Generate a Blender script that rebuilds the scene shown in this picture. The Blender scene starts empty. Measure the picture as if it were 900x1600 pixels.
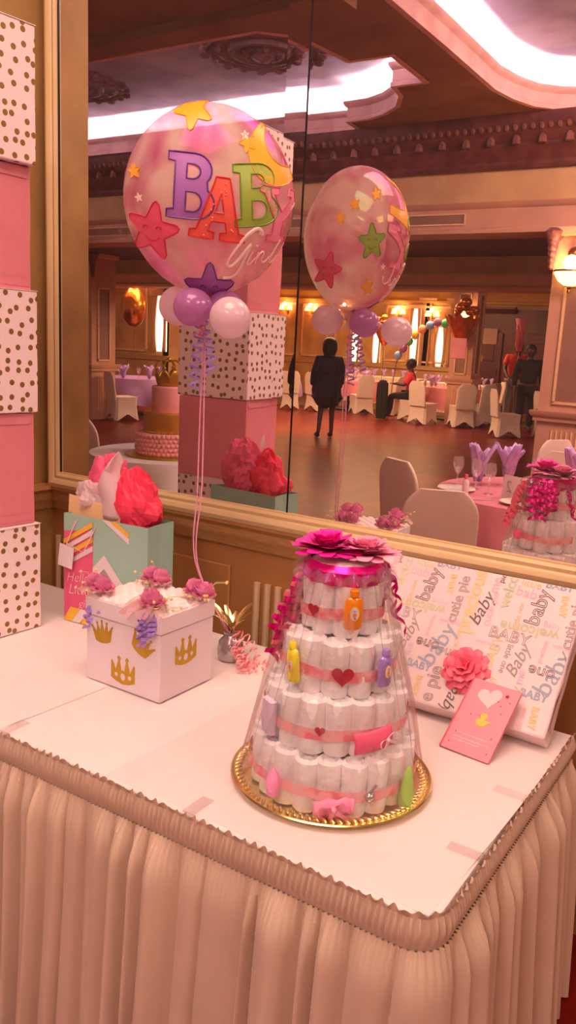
import bpy, bmesh, math, random
from mathutils import Vector, Matrix, Euler
from mathutils.noise import noise as pnoise
R = random.Random(7)
PI = math.pi
sc = bpy.context.scene
COL = sc.collection
# ---------------------------------------------------------------- camera
YAW, PITCH, ROLL, FPX = .5636277, .200763679, .0529528928, 1295.33
cy, sy = math.cos(YAW), math.sin(YAW)
f0 = Vector((-sy, cy, 0)); r0 = Vector((cy, sy, 0)); up = Vector((0, 0, 1))
fwd = f0*math.cos(PITCH) - up*math.sin(PITCH); u2 = f0*math.sin(PITCH) + up*math.cos(PITCH)
rr = r0*math.cos(ROLL) + u2*math.sin(ROLL); uu = -r0*math.sin(ROLL) + u2*math.cos(ROLL)
cam = bpy.data.cameras.new('camera'); co = bpy.data.objects.new('camera', cam); COL.objects.link(co)
cam.sensor_fit = 'VERTICAL'; cam.sensor_height = 24; cam.sensor_width = 24; cam.lens = 24*FPX/1600
m = Matrix((rr, uu, -fwd)).transposed().to_4x4(); m.translation = (0, 0, 1.70); co.matrix_world = m
cam.clip_start = .05; sc.camera = co
# ---------------------------------------------------------------- light and exposure
sc.view_settings.view_transform = 'Standard'; sc.view_settings.look = 'None'
sc.view_settings.gamma = 1; sc.view_settings.use_curve_mapping = False
sc.view_settings.exposure = 0.32
sc.cycles.max_bounces = 9; sc.cycles.transparent_max_bounces = 24
sc.cycles.caustics_reflective = True; sc.cycles.caustics_refractive = False
sc.cycles.sample_clamp_indirect = 40; sc.cycles.use_denoising = True
w = bpy.data.worlds.new('world'); sc.world = w; w.use_nodes = True
bg = w.node_tree.nodes['Background']; bg.inputs[0].default_value = (1, .52, .33, 1); bg.inputs[1].default_value = .26
def area(name, loc, size, power, col, rot=(0, 0, 0), sy=None):
    l = bpy.data.lights.new(name, 'AREA'); l.energy = power; l.color = col; l.size = size
    if sy: l.shape = 'RECTANGLE'; l.size_y = sy
    o = bpy.data.objects.new(name, l); COL.objects.link(o); o.location = loc; o.rotation_euler = rot
    return o
def point(name, loc, power, col, rad=.06):
    l = bpy.data.lights.new(name, 'POINT'); l.energy = power; l.color = col; l.shadow_soft_size = rad
    o = bpy.data.objects.new(name, l); COL.objects.link(o); o.location = loc
    return o
area('ceiling_light_near', (-.9, .75, 4.2), 1.8, 74, (1, .64, .50))
area('fill_light_right', (2.6, .9, 4.2), 1.6, 85, (1, .60, .46), rot=(0, .35, 0))  # unseen fill added to brighten the pier and box faces turned right
area('fill_light_hall', (1.8, -7, 4.1), 3.0, 1250, (1, .68, .48), rot=(0, .75, 0))  # added hall fill, kept outside the mirror's view
area('fill_light_tray', (-.4, -2.9, 4.6), 1.8, 260, (1, .66, .54), rot=(-.35, .25, 0))  # added fill inside the right tray, lifts the arcade fronts and pillar
area('fill_light_aisle', (-8.5, -9.6, 3.0), 3.0, 190, (1, .64, .36), sy=1.2)  # added fill for the aisle behind the arcade, no fixture there
area('fill_light_far', (-9.5, -14.5, 3.2), 4.0, 230, (1, .62, .32), sy=2)  # added wide fill over the far end of the hall
area('fill_light_side', (-12.2, -8.6, 2.98), 2.0, 120, (1, .6, .45), sy=1.2)  # added fill for the left side of the hall, not a fixture
# ---------------------------------------------------------------- mesh helper
class MB:
    def __init__(s): s.v = []; s.f = []; s.m = []; s.uv = None
    def add(s, vs, fs, mi=0):
        k = len(s.v); s.v += [tuple(v) for v in vs]
        for f in fs: s.f.append([i+k for i in f]); s.m.append(mi)
        return s
    def box(s, c, d, rot=None, mi=0, taper=1.0):
        h = [x/2 for x in d]; vs = []
        for z in (-1, 1):
            t = taper if z > 0 else 1
            for x, y in ((-1, -1), (1, -1), (1, 1), (-1, 1)): vs.append(Vector((x*h[0]*t, y*h[1]*t, z*h[2])))
        if rot is not None:
            M = Euler(rot).to_matrix() if not isinstance(rot, Matrix) else rot
            vs = [M @ v for v in vs]
        vs = [v+Vector(c) for v in vs]
        return s.add(vs, [(3, 2, 1, 0), (4, 5, 6, 7), (0, 1, 5, 4), (1, 2, 6, 5), (2, 3, 7, 6), (3, 0, 4, 7)], mi)
    def lathe(s, prof, c=(0, 0, 0), n=24, M=None, mi=0, sx=1, sy=1, cap=True, fn=None):
        vs = []; fs = []; C = Vector(c)
        for j, (r, z) in enumerate(prof):
            for i in range(n):
                a = 2*PI*i/n; q = r*(fn(a, z) if fn else 1)
                v = Vector((q*math.cos(a)*sx, q*math.sin(a)*sy, z))
                if M is not None: v = M @ v
                vs.append(v+C)
        for j in range(len(prof)-1):
            for i in range(n):
                a = j*n+i; b = j*n+(i+1) % n; fs.append((a, b, b+n, a+n))
        if cap:
            if prof[0][0] > 1e-5: fs.append(tuple(reversed(range(n))))
            if prof[-1][0] > 1e-5: fs.append(tuple(range((len(prof)-1)*n, len(prof)*n)))
        return s.add(vs, fs, mi)
    def tube(s, pts, r, n=8, mi=0, flat=None, closed=False):
        pts = [Vector(p) for p in pts]; vs = []; fs = []; N = len(pts)
        nrm = None
        for i, p in enumerate(pts):
            a = pts[(i-1) % N] if (i > 0 or closed) else p; b = pts[(i+1) % N] if (i < N-1 or closed) else p
            t = (b-a).normalized() if (b-a).length > 1e-9 else Vector((0, 0, 1))
            if nrm is None:
                nrm = t.orthogonal().normalized()
            nrm = (nrm - t*nrm.dot(t)); nrm = nrm.normalized() if nrm.length > 1e-6 else t.orthogonal().normalized()
            bn = t.cross(nrm); rad = r(i/(N-1)) if callable(r) else r
            for k in range(n):
                an = 2*PI*k/n; e = flat if flat else 1
                vs.append(p + nrm*rad*math.cos(an) + bn*rad*e*math.sin(an))
        M = N if closed else N-1
        for i in range(M):
            for k in range(n):
                a = i*n+k; b = i*n+(k+1) % n; c = ((i+1) % N)*n
                fs.append((a, b, c+(k+1) % n, c+k))
        if not closed:
            fs.append(tuple(reversed(range(n)))); fs.append(tuple(range((N-1)*n, N*n)))
        return s.add(vs, fs, mi)
    def ribbon(s, pts, wid, side, mi=0):
        # flat strip along pts; side(i) gives the width direction
        vs = []; fs = []
        for i, p in enumerate(pts):
            d = side(i) if callable(side) else Vector(side)
            vs += [Vector(p)-d*wid/2, Vector(p)+d*wid/2]
        for i in range(len(pts)-1): fs.append((2*i, 2*i+1, 2*i+3, 2*i+2))
        return s.add(vs, fs, mi)
    def grid(s, fn, nu, nv, mi=0, closeu=False):
        vs = [fn(i/nu if closeu else i/(nu-1), j/(nv-1)) for j in range(nv) for i in range(nu)]; fs = []
        for j in range(nv-1):
            for i in range(nu if closeu else nu-1):
                a = j*nu+i; b = j*nu+(i+1) % nu; fs.append((a, b, b+nu, a+nu))
        return s.add(vs, fs, mi)
    def sphere(s, c, r, n=16, k=10, mi=0, sz=1, M=None):
        return s.lathe([(max(r*math.sin(PI*j/k), 1e-6), -r*sz*math.cos(PI*j/k)) for j in range(k+1)], c, n, M, mi, cap=False)
    def build(s, name, mat=None, parent=None, smooth=True, bevel=0, loc=None, weld=True, sub=0, solid=0):
        me = bpy.data.meshes.new(name); me.from_pydata(s.v, [], s.f); me.update()
        o = bpy.data.objects.new(name, me); COL.objects.link(o)
        for q in (mat if isinstance(mat, (list, tuple)) else [mat]): me.materials.append(q)
        for p, mi in zip(me.polygons, s.m): p.material_index = mi
        if weld:
            b = bmesh.new(); b.from_mesh(me); bmesh.ops.remove_doubles(b, verts=b.verts, dist=1e-5)
            bmesh.ops.recalc_face_normals(b, faces=b.faces); b.to_mesh(me); b.free()
        if smooth:
            me.polygons.foreach_set('use_smooth', [True]*len(me.polygons))
            me.set_sharp_from_angle(angle=math.radians(38))
        if solid:
            md = o.modifiers.new('s', 'SOLIDIFY'); md.thickness = solid; md.offset = 0
        if bevel:
            md = o.modifiers.new('b', 'BEVEL'); md.width = bevel; md.segments = 2; md.limit_method = 'ANGLE'
        if sub:
            md = o.modifiers.new('ss', 'SUBSURF'); md.levels = sub; md.render_levels = sub
        if parent is not None: o.parent = parent
        if loc is not None: o.location = loc
        return o
def empty(name, loc=(0, 0, 0), rz=0):
    o = bpy.data.objects.new(name, None); COL.objects.link(o); o.location = loc; o.rotation_euler = (0, 0, rz); o.empty_display_size = .05
    return o
def tag(o, label, cat, group=None, kind=None):
    o['label'] = label; o['category'] = cat
    if group: o['group'] = group
    if kind: o['kind'] = kind
    return o
def thing(name, label, cat, loc=(0, 0, 0), rz=0, group=None): return tag(empty(name, loc, rz), label, cat, group)
def struct(o): o['kind'] = 'structure'; return o
def kids(o): return [c for c in COL.objects if c.parent == o]
def copy_tree(o, parent=None):
    c = o.copy(); COL.objects.link(c); c.parent = parent
    for ch in kids(o): copy_tree(ch, c)
    return c
def dup(o, loc, rz, label, group=None, sc_=1):
    c = copy_tree(o); c.location = loc; c.rotation_euler = (0, 0, rz); c.scale = (sc_,)*3; c['label'] = label
    if group: c['group'] = group
    return c
# ---------------------------------------------------------------- materials
def lin(c): return tuple((x/12.92 if x <= .04045 else ((x+.055)/1.055)**2.4) for x in c)
def mat(name, col, rough=.6, metal=0, var=.06, vs=8, bump=0, bs=60, spec=.5, emit=None, es=0, col2=None, mixlo=.4, mixhi=.6, sheen=0, sss=0, coord='Object', detail=3, stretch=None, coat=0):
    M = bpy.data.materials.new(name); M.use_nodes = True; nt = M.node_tree; N = nt.nodes; L = nt.links
    b = N['Principled BSDF']; b.inputs['Roughness'].default_value = rough; b.inputs['Metallic'].default_value = metal
    b.inputs['Specular IOR Level'].default_value = spec
    if coat: b.inputs['Coat Weight'].default_value = coat
    if sheen: b.inputs['Sheen Weight'].default_value = sheen
    c1 = lin(col); tc = N.new('ShaderNodeTexCoord'); mp = N.new('ShaderNodeMapping'); L.new(tc.outputs[coord], mp.inputs[0])
    if stretch: mp.inputs['Scale'].default_value = stretch
    no = N.new('ShaderNodeTexNoise'); no.inputs['Scale'].default_value = vs; no.inputs['Detail'].default_value = detail; L.new(mp.outputs[0], no.inputs[0])
    cr = N.new('ShaderNodeValToRGB'); L.new(no.outputs[0], cr.inputs[0]); L.new(cr.outputs[0], b.inputs['Base Color'])
    if col2 is None:
        a = tuple(max(0, x*(1-var)) for x in c1); d = tuple(min(1, x*(1+var)) for x in c1); mixlo, mixhi = .3, .7
    else: a, d = c1, lin(col2)
    cr.color_ramp.elements[0].color = (*a, 1); cr.color_ramp.elements[1].color = (*d, 1)
    cr.color_ramp.elements[0].position = mixlo; cr.color_ramp.elements[1].position = mixhi
    if bump:
        n2 = N.new('ShaderNodeTexNoise'); n2.inputs['Scale'].default_value = bs; n2.inputs['Detail'].default_value = 2; L.new(mp.outputs[0], n2.inputs[0])
        bp = N.new('ShaderNodeBump'); bp.inputs['Strength'].default_value = bump; bp.inputs['Distance'].default_value = .01; L.new(n2.outputs[0], bp.inputs['Height']); L.new(bp.outputs[0], b.inputs['Normal'])
    if emit:
        b.inputs['Emission Color'].default_value = (*lin(emit), 1); b.inputs['Emission Strength'].default_value = es
    return M
def film(name, col, alpha, gloss=.12, rough=.08, bump=.4, bs=30, col2=None, alpha2=None, sc_=3, streak=None):
    M = bpy.data.materials.new(name); M.use_nodes = True; nt = M.node_tree; N = nt.nodes; L = nt.links; N.remove(N['Principled BSDF'])
    out = N['Material Output']; tr = N.new('ShaderNodeBsdfTransparent'); df = N.new('ShaderNodeBsdfDiffuse'); gl = N.new('ShaderNodeBsdfGlossy'); gl.inputs['Roughness'].default_value = rough
    tl = N.new('ShaderNodeBsdfTranslucent'); dm = N.new('ShaderNodeMixShader'); dm.inputs[0].default_value = .45; L.new(df.outputs[0], dm.inputs[1]); L.new(tl.outputs[0], dm.inputs[2])
    mx = N.new('ShaderNodeMixShader'); m2 = N.new('ShaderNodeMixShader'); L.new(tr.outputs[0], mx.inputs[1]); L.new(dm.outputs[0], mx.inputs[2]); L.new(mx.outputs[0], m2.inputs[1]); L.new(gl.outputs[0], m2.inputs[2]); L.new(m2.outputs[0], out.inputs[0])
    tc = N.new('ShaderNodeTexCoord'); no = N.new('ShaderNodeTexNoise'); no.inputs['Scale'].default_value = sc_; no.inputs['Detail'].default_value = 2; no.inputs['Distortion'].default_value = .6
    mp = N.new('ShaderNodeMapping'); L.new(tc.outputs['Object'], mp.inputs[0]); L.new(mp.outputs[0], no.inputs[0])
    if streak: mp.inputs['Scale'].default_value = streak
    cr = N.new('ShaderNodeValToRGB'); L.new(no.outputs[0], cr.inputs[0])
    e = cr.color_ramp.elements; e[0].position = .38; e[1].position = .6
    e[0].color = (*lin(col), alpha); e[1].color = (*lin(col2 or col), alpha2 if alpha2 is not None else alpha)
    L.new(cr.outputs[0], df.inputs[0]); L.new(cr.outputs[0], tl.inputs[0]); L.new(cr.outputs[1], mx.inputs[0])
    lw = N.new('ShaderNodeLayerWeight'); lw.inputs[0].default_value = .35
    ma = N.new('ShaderNodeMath'); ma.operation = 'MULTIPLY_ADD'; L.new(lw.outputs['Facing'], ma.inputs[0]); ma.inputs[1].default_value = gloss*1.6; ma.inputs[2].default_value = gloss*.4; L.new(ma.outputs[0], m2.inputs[0])
    if bump:
        n2 = N.new('ShaderNodeTexNoise'); n2.inputs['Scale'].default_value = bs; n2.inputs['Detail'].default_value = 3; L.new(mp.outputs[0], n2.inputs[0]); bp = N.new('ShaderNodeBump'); bp.inputs['Strength'].default_value = bump; bp.inputs['Distance'].default_value = .02
        L.new(n2.outputs[0], bp.inputs['Height']); L.new(bp.outputs[0], gl.inputs[0])
    return M
def dots(name, base, dot, scale=22, rad=.24, rnd=.55, metal=.6, rough=.6):
    M = mat(name, base, rough, var=.02); nt = M.node_tree; N = nt.nodes; L = nt.links; b = N['Principled BSDF']
    uv = N.new('ShaderNodeTexCoord'); vo = N.new('ShaderNodeTexVoronoi'); vo.voronoi_dimensions = '2D'; vo.inputs['Scale'].default_value = scale; vo.inputs['Randomness'].default_value = rnd
    L.new(uv.outputs['UV'], vo.inputs['Vector']); lt = N.new('ShaderNodeMath'); lt.operation = 'LESS_THAN'; L.new(vo.outputs['Distance'], lt.inputs[0]); lt.inputs[1].default_value = rad
    mx = N.new('ShaderNodeMix'); mx.data_type = 'RGBA'; L.new(lt.outputs[0], mx.inputs[0]); mx.inputs[6].default_value = (*lin(base), 1); mx.inputs[7].default_value = (*lin(dot), 1)
    L.new(mx.outputs[2], b.inputs['Base Color']); mm = N.new('ShaderNodeMath'); mm.operation = 'MULTIPLY'; L.new(lt.outputs[0], mm.inputs[0]); mm.inputs[1].default_value = metal; L.new(mm.outputs[0], b.inputs['Metallic'])
    return M
def emitm(name, col, s):
    M = bpy.data.materials.new(name); M.use_nodes = True; b = M.node_tree.nodes['Principled BSDF']; b.inputs['Base Color'].default_value = (*lin(col), 1); b.inputs['Emission Color'].default_value = (*lin(col), 1); b.inputs['Emission Strength'].default_value = s
    return M
MT = dict(
    wall=mat('tan_wall', (.80, .64, .42), .75, vs=3, var=.08), wallback=mat('gold_brown_wall', (.72, .51, .30), .7, vs=2, var=.06), pier=mat('marbled_plaster', (.60, .47, .29), .6, vs=5, col2=(.76, .61, .38), mixlo=.25, mixhi=.75, detail=6),
    frame=mat('cream_painted_wood', (.90, .80, .60), .4, vs=4, var=.03), rail=mat('ochre_moulding', (.78, .60, .38), .45, vs=20, var=.12, stretch=(1, 4, 8)), flute=mat('pale_flute', (.88, .78, .62), .5),
    cloth=mat('white_tablecloth', (.93, .90, .89), .8, vs=30, var=.015, bump=.05, bs=300), cloth2=mat('off_white_overlay', (.91, .87, .86), .8, vs=30, var=.015), skirt=mat('ivory_satin', (.85, .76, .67), .42, vs=6, var=.03, sheen=.2),
    white=mat('white_card', (.91, .87, .90), .5, vs=10, var=.015), pinkbox=mat('pink_tissue_wrap', (.86, .52, .57), .55, vs=9, var=.05, bump=.25, bs=14), polka=dots('polka_paper', (.94, .87, .88), (.58, .47, .24), 27, .23),
    gold=mat('gold_foil', (.76, .62, .20), .38, metal=.75, vs=20, var=.08), tray=mat('gold_tray_metal', (.95, .87, .60), .22, metal=.95, vs=30, var=.08), diaper=mat('white_diaper', (.98, .97, .98), .75, vs=20, var=.03, bump=.25, bs=90),
    magenta=mat('magenta_paper', (.97, .15, .72), .5, vs=12, var=.1), magfoil=mat('magenta_foil', (.93, .08, .60), .25, metal=.55, vs=20, var=.2), rose=mat('pink_paper', (1, .66, .80), .6, vs=12, var=.05), coral=mat('coral_ribbon', (.98, .46, .56), .4, vs=12, var=.06),
    flowerpink=mat('rose_silk', (.98, .62, .80), .6, vs=25, var=.12), leaf=mat('pale_leaf', (.80, .78, .48), .6), organza=film('pink_organza', (1, .86, .86), .42, .08, .3, .2), lilac=mat('lilac_ribbon', (.72, .60, .95), .3, metal=.2, vs=20, var=.1),
    pearl=mat('pearl_bead', (.95, .85, .60), .25), satin=mat('white_satin', (.97, .93, .92), .32, vs=12, var=.02), red=mat('red_tissue', (.92, .06, .26), .55, vs=6, col2=(.98, .28, .42)), pinktissue=mat('pink_tissue', (.92, .40, .55), .6, vs=9, var=.12), whitetissue=film('white_tissue', (1, .95, .97), .93, .05, .4, .3),
    mint=mat('mint_paper', (.62, .80, .74), .5, vs=10, var=.02), hotpink=mat('hot_pink_paper', (.90, .38, .55), .5), yellow=mat('mustard_paper', (.95, .76, .25), .5), cream=mat('cream_inside_paper', (.90, .77, .58), .7), grey=mat('grey_paper', (.66, .62, .60), .6),
    wrap=mat('pale_wrapping_paper', (.92, .84, .85), .45, vs=6, var=.02, coat=.2), greyink=mat('grey_ink', (.66, .62, .60), .6), greenink=mat('green_ink', (.80, .82, .68), .6), yellowink=mat('yellow_ink', (.93, .84, .60), .6), blueink=mat('blue_ink', (.64, .70, .80), .6), pinkink=mat('pink_ink', (.92, .76, .80), .6), lilacink=mat('lilac_ink', (.86, .79, .88), .6), darkink=mat('dark_ink', (.46, .40, .42), .6),
    card=mat('pink_card', (.97, .60, .66), .4, vs=7, var=.03, coat=.3), carddark=mat('deep_pink_spine', (.85, .38, .46), .5), duck=mat('yellow_print', (.98, .82, .35), .5), heartred=mat('red_foam', (.72, .05, .2), .7), orangegel=mat('orange_gel', (.98, .60, .12), .15, coat=.6), yellowgel=mat('yellow_gel', (.96, .92, .25), .2, coat=.5), purplegel=mat('lavender_gel', (.66, .54, .86), .2, coat=.5), limegreen=mat('lime_cloth', (.66, .84, .42), .8), pinkcloth=mat('pink_flannel', (.95, .42, .56), .9), softpink=mat('soft_pink_ribbon', (.98, .72, .74), .6, col2=(.96, .50, .56), vs=28, mixlo=.5, mixhi=.62),
    silver=mat('silver_spoon', (.75, .72, .74), .25, metal=.8), mirror=None, black=mat('black_gap', (.03, .02, .02), .5), cello=film('cellophane', (1, .97, .98), .03, .13, .12, 1.0, 16, alpha2=.17, sc_=5, streak=(5, 5, 1.2)),
    bubble=film('printed_bubble_film', (.97, .52, .72), .46, .12, .06, .1, 4, col2=(1, .92, .86), alpha2=.74, sc_=5.0), lbal=film('lilac_latex', (.84, .58, .84), .86, .10, .12, 0), wbal=film('white_latex', (.98, .90, .94), .93, .10, .12, 0),
    b_purple=mat('purple_print', (.68, .44, .76), .35), b_purpleo=mat('dark_purple_print', (.42, .22, .58), .35), b_orange=mat('coral_dotted_print', (.96, .42, .36), .35), b_orangeo=mat('red_outline_print', (.86, .22, .26), .35), b_dot=mat('peach_dot_print', (1, .68, .55), .4), b_green=mat('green_print', (.62, .74, .30), .35), b_greeno=mat('dark_green_print', (.45, .62, .22), .35), b_pink=mat('pink_print', (.97, .58, .70), .35), b_pinko=mat('rose_outline_print', (.88, .38, .52), .35), b_star=mat('star_pink_print', (.95, .40, .52), .35), b_staro=mat('star_red_outline', (.86, .16, .34), .35), b_yellow=mat('yellow_star_print', (.98, .72, .20), .35), b_yellowo=mat('amber_outline_print', (.93, .64, .12), .35), b_white=mat('white_script_print', (1, .88, .88), .35), string=mat('pink_string', (.93, .66, .80), .4),
    soffit=mat('brown_marbled_soffit', (.48, .30, .18), .6, vs=1.6, col2=(.62, .44, .26), mixlo=.3, mixhi=.75, detail=7, coord='Object'), fascia=mat('rosy_fascia', (.86, .66, .62), .6, vs=3, col2=(.92, .74, .70)), tray_ceil=mat('mauve_tray_ceiling', (.62, .56, .60), .8, vs=1.5, col2=(.72, .66, .68)), cornice=mat('burgundy_cornice', (.36, .16, .16), .5, vs=6, col2=(.44, .22, .20)), relief=mat('antique_relief', (.50, .30, .26), .5, vs=12, var=.2), medal=mat('mauve_plaster_medallion', (.46, .28, .30), .5, vs=8, var=.2), marble=mat('beige_marbled_wall', (.74, .56, .40), .5, vs=1.4, col2=(.86, .72, .48), mixlo=.3, mixhi=.7, detail=6), beam=mat('rosy_beam_paint', (.78, .58, .48), .5, vs=3, var=.07), beamlight=mat('cream_beam_moulding', (.90, .72, .55), .45), purple=mat('plum_ceiling', (.36, .18, .26), .6), panel=mat('taupe_panel', (.56, .40, .33), .5, vs=4, var=.1), farwall=mat('rosy_gold_wall', (.72, .52, .34), .55, vs=2, col2=(.80, .62, .38)), frieze=mat('gold_frieze', (.80, .60, .26), .5, vs=3, var=.08), wood=mat('mahogany', (.25, .06, .04), .4, vs=3, col2=(.33, .09, .06), stretch=(1, 1, .2)),
    chair=mat('ivory_spandex', (.90, .82, .76), .6, vs=8, var=.03), chairw=mat('white_spandex', (.93, .89, .88), .6, vs=8, var=.02), pinkcl=mat('rose_satin_cloth', (.86, .52, .58), .5, vs=5, var=.06), lavcl=mat('lavender_satin_cloth', (.70, .54, .76), .5, vs=5, var=.06), napkin=mat('lilac_napkin', (.74, .60, .84), .6, vs=12, var=.1), glassy=film('wine_glass', (1, .92, .95), .16, .35, .05, 0), plate=mat('white_china', (.95, .90, .88), .2), darkcup=mat('dark_vase', (.12, .06, .10), .3), skin=mat('brown_skin', (.30, .16, .11), .5), navy=mat('navy_dress', (.06, .06, .14), .8), blk=mat('black_cloth', (.05, .04, .05), .8), hair=mat('black_hair', (.03, .02, .02), .55), corals=mat('coral_shirt', (.90, .22, .26), .7, vs=6, var=.08), redsh=mat('red_shirt', (.78, .16, .14), .7), greyp=mat('grey_trousers', (.60, .56, .58), .8),
    cakepink=mat('pink_buttercream', (.95, .66, .66), .6, vs=12, var=.04, bump=.3, bs=25), cakegold=mat('gold_fondant', (.78, .56, .20), .4, metal=.4, vs=14, var=.1, bump=.2, bs=50), goldfoil=mat('gold_foil_balloon', (.80, .48, .16), .2, metal=.85, vs=9, var=.3, bump=.6, bs=12), winlight=emitm('daylight_curtain', (1, .93, .80), 1.6), shade=emitm('lamp_shade_glow', (1, .74, .40), 5), bowl=emitm('frosted_bowl_glow', (1, .82, .50), 4), led=emitm('cove_led', (.96, .95, 1), 160), brass=mat('antique_brass', (.55, .36, .18), .3, metal=.8), winmir=mat('dark_mirror_glass', (.10, .07, .05), .1, metal=.9),
    bpeach=mat('peach_balloon', (.96, .66, .52), .25), bgreen=mat('green_balloon', (.35, .75, .48), .25), byel=mat('yellow_balloon', (.95, .80, .30), .25), bblue=mat('blue_balloon', (.52, .64, .86), .25), bpurp=mat('purple_balloon', (.62, .40, .62), .25))
# floor: dark polished parquet
M = mat('polished_parquet', (.42, .08, .05), .30, vs=3, col2=(.56, .15, .09), spec=.08, stretch=(1, 1, 1)); MT['floor'] = M
nt = M.node_tree; br = nt.nodes.new('ShaderNodeTexBrick'); br.inputs['Scale'].default_value = 1.0; br.inputs['Brick Width'].default_value = .5; br.inputs['Row Height'].default_value = .5; br.inputs['Mortar Size'].default_value = .004; br.offset = 0
br.inputs['Color1'].default_value = (*lin((.50, .10, .07)), 1); br.inputs['Color2'].default_value = (*lin((.34, .05, .03)), 1); br.inputs['Mortar'].default_value = (*lin((.22, .07, .05)), 1)
nt.links.new(nt.nodes['Mapping'].outputs[0], br.inputs[0]); mxx = nt.nodes.new('ShaderNodeMix'); mxx.data_type = 'RGBA'; mxx.inputs[0].default_value = .55
nt.links.new(nt.nodes['Color Ramp'].outputs[0], mxx.inputs[6]); nt.links.new(br.outputs[0], mxx.inputs[7]); nt.links.new(mxx.outputs[2], nt.nodes['Principled BSDF'].inputs['Base Color'])
M = bpy.data.materials.new('silvered_glass'); M.use_nodes = True; b = M.node_tree.nodes['Principled BSDF']; b.inputs['Metallic'].default_value = 1; b.inputs['Roughness'].default_value = 0; b.inputs['Base Color'].default_value = (.88, .82, .81, 1); MT['mirror'] = M
N_ = M.node_tree.nodes; mx_ = N_.new('ShaderNodeMixShader'); df_ = N_.new('ShaderNodeBsdfDiffuse'); df_.inputs[0].default_value = (.8, .62, .60, 1); mx_.inputs[0].default_value = .03
M.node_tree.links.new(b.outputs[0], mx_.inputs[1]); M.node_tree.links.new(df_.outputs[0], mx_.inputs[2]); M.node_tree.links.new(mx_.outputs[0], N_['Material Output'].inputs[0])
MT['clip'] = film('clear_clip', (1, .92, .9), .05, .15, .1, 0)
MT['carpet'] = mat('patterned_carpet', (.30, .16, .10), .95, vs=9, col2=(.42, .28, .16), mixlo=.45, mixhi=.55, coord='Object')
# ================================================================ STRUCTURE
YM = 2.31
def slab(name, lo, hi, mt, kind='structure', parent=None, bevel=0):
    c = [(a+b)/2 for a, b in zip(lo, hi)]; d = [b-a for a, b in zip(lo, hi)]
    o = MB().box((0, 0, 0), d).build(name, mt, parent, smooth=False, bevel=bevel, loc=c)
    if parent is None: struct(o)
    return o
def run(name, prof, x0, x1, y, mt, kind=True, parent=None, diry=-1):
    # moulding: profile of (out, z) swept along X; out measured from plane y towards diry
    b = MB(); vs = []; n = len(prof)
    for x in (x0, x1):
        for (o_, z) in prof: vs.append((x, y+diry*o_, z))
    fs = [(i, (i+1) % n, n+(i+1) % n, n+i) for i in range(n)] + [tuple(range(n)), tuple(range(n, 2*n))]
    o = b.add(vs, fs).build(name, mt, parent)
    if kind and parent is None: struct(o)
    return o
def runp(name, prof, path, mt, closed=False, parent=None, zoff=0):
    # moulding swept along an XY path, 'out' to the left of the path direction
    b = MB(); P = [Vector((x, y)) for x, y in path]; N = len(P); vs = []; n = len(prof)
    for i, p in enumerate(P):
        a = P[i-1] if (i > 0 or closed) else None; c = P[(i+1) % N] if (i < N-1 or closed) else None
        d1 = (p-a).normalized() if a is not None else (c-p).normalized(); d2 = (c-p).normalized() if c is not None else d1
        n1 = Vector((-d1.y, d1.x)); n2 = Vector((-d2.y, d2.x)); nn = (n1+n2); nn = nn.normalized() if nn.length > 1e-6 else n1; k = 1/max(.35, nn.dot(n1))
        for (o_, z) in prof: q = p+nn*o_*k; vs.append((q.x, q.y, z+zoff))
    fs = []
    for i in range(N if closed else N-1):
        for j in range(n): fs.append((i*n+j, i*n+(j+1) % n, ((i+1) % N)*n+(j+1) % n, ((i+1) % N)*n+j))
    if not closed: fs += [tuple(range(n)), tuple(range((N-1)*n, N*n))]
    o = b.add(vs, fs).build(name, mt, parent)
    if parent is None: struct(o)
    return o
slab('floor', (-24, -24, -.1), (6, 2.6, 0), MT['floor'])
MB().box((0, 0, 0), (20, 5.6, .012)).build('floor', MT['carpet'], loc=(-12, -16.4, .006))['kind'] = 'structure'
slab('wall_back', (-6, 2.36, 0), (4.5, 2.5, 4.3), MT['wallback'])
slab('wall_left', (-2.95, 2.06, 0), (-2.66, 2.36, 4.3), MT['pier'])
# chair rail under the mirror, with its return on the pier
RP = [(0, .975), (.012, .975), (.018, .985), (.02, 1.0), (.032, 1.012), (.038, 1.03), (.036, 1.045), (.05, 1.06), (.062, 1.066), (.062, 1.082), (0, 1.082)]
runp('trim_1', [(-a, z) for a, z in RP], [(-2.66, 2.07), (-2.66, 2.36), (4.4, 2.36)], MT['rail'])
# fluted dado: groups of raised reeds, pilaster strips and a panel between
k = 0
for xs in (-2.62, -1.60, .25):
    b = MB()
    for i in range(4):
        x = xs+i*.045; b.tube([(x, 2.352, .15), (x, 2.352, .86)], .013, 8, flat=1)
    struct(b.build('trim_%d' % (2+k), MT['flute'])); k += 1
for x0, x1 in ((-2.3, -1.72), (-1.2, -.2)):
    b = MB(); b.box(((x0+x1)/2, 2.352, .5), (x1-x0, .014, .8)); struct(b.build('trim_%d' % (2+k), MT['wallback'], bevel=.005)); k += 1
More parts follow.
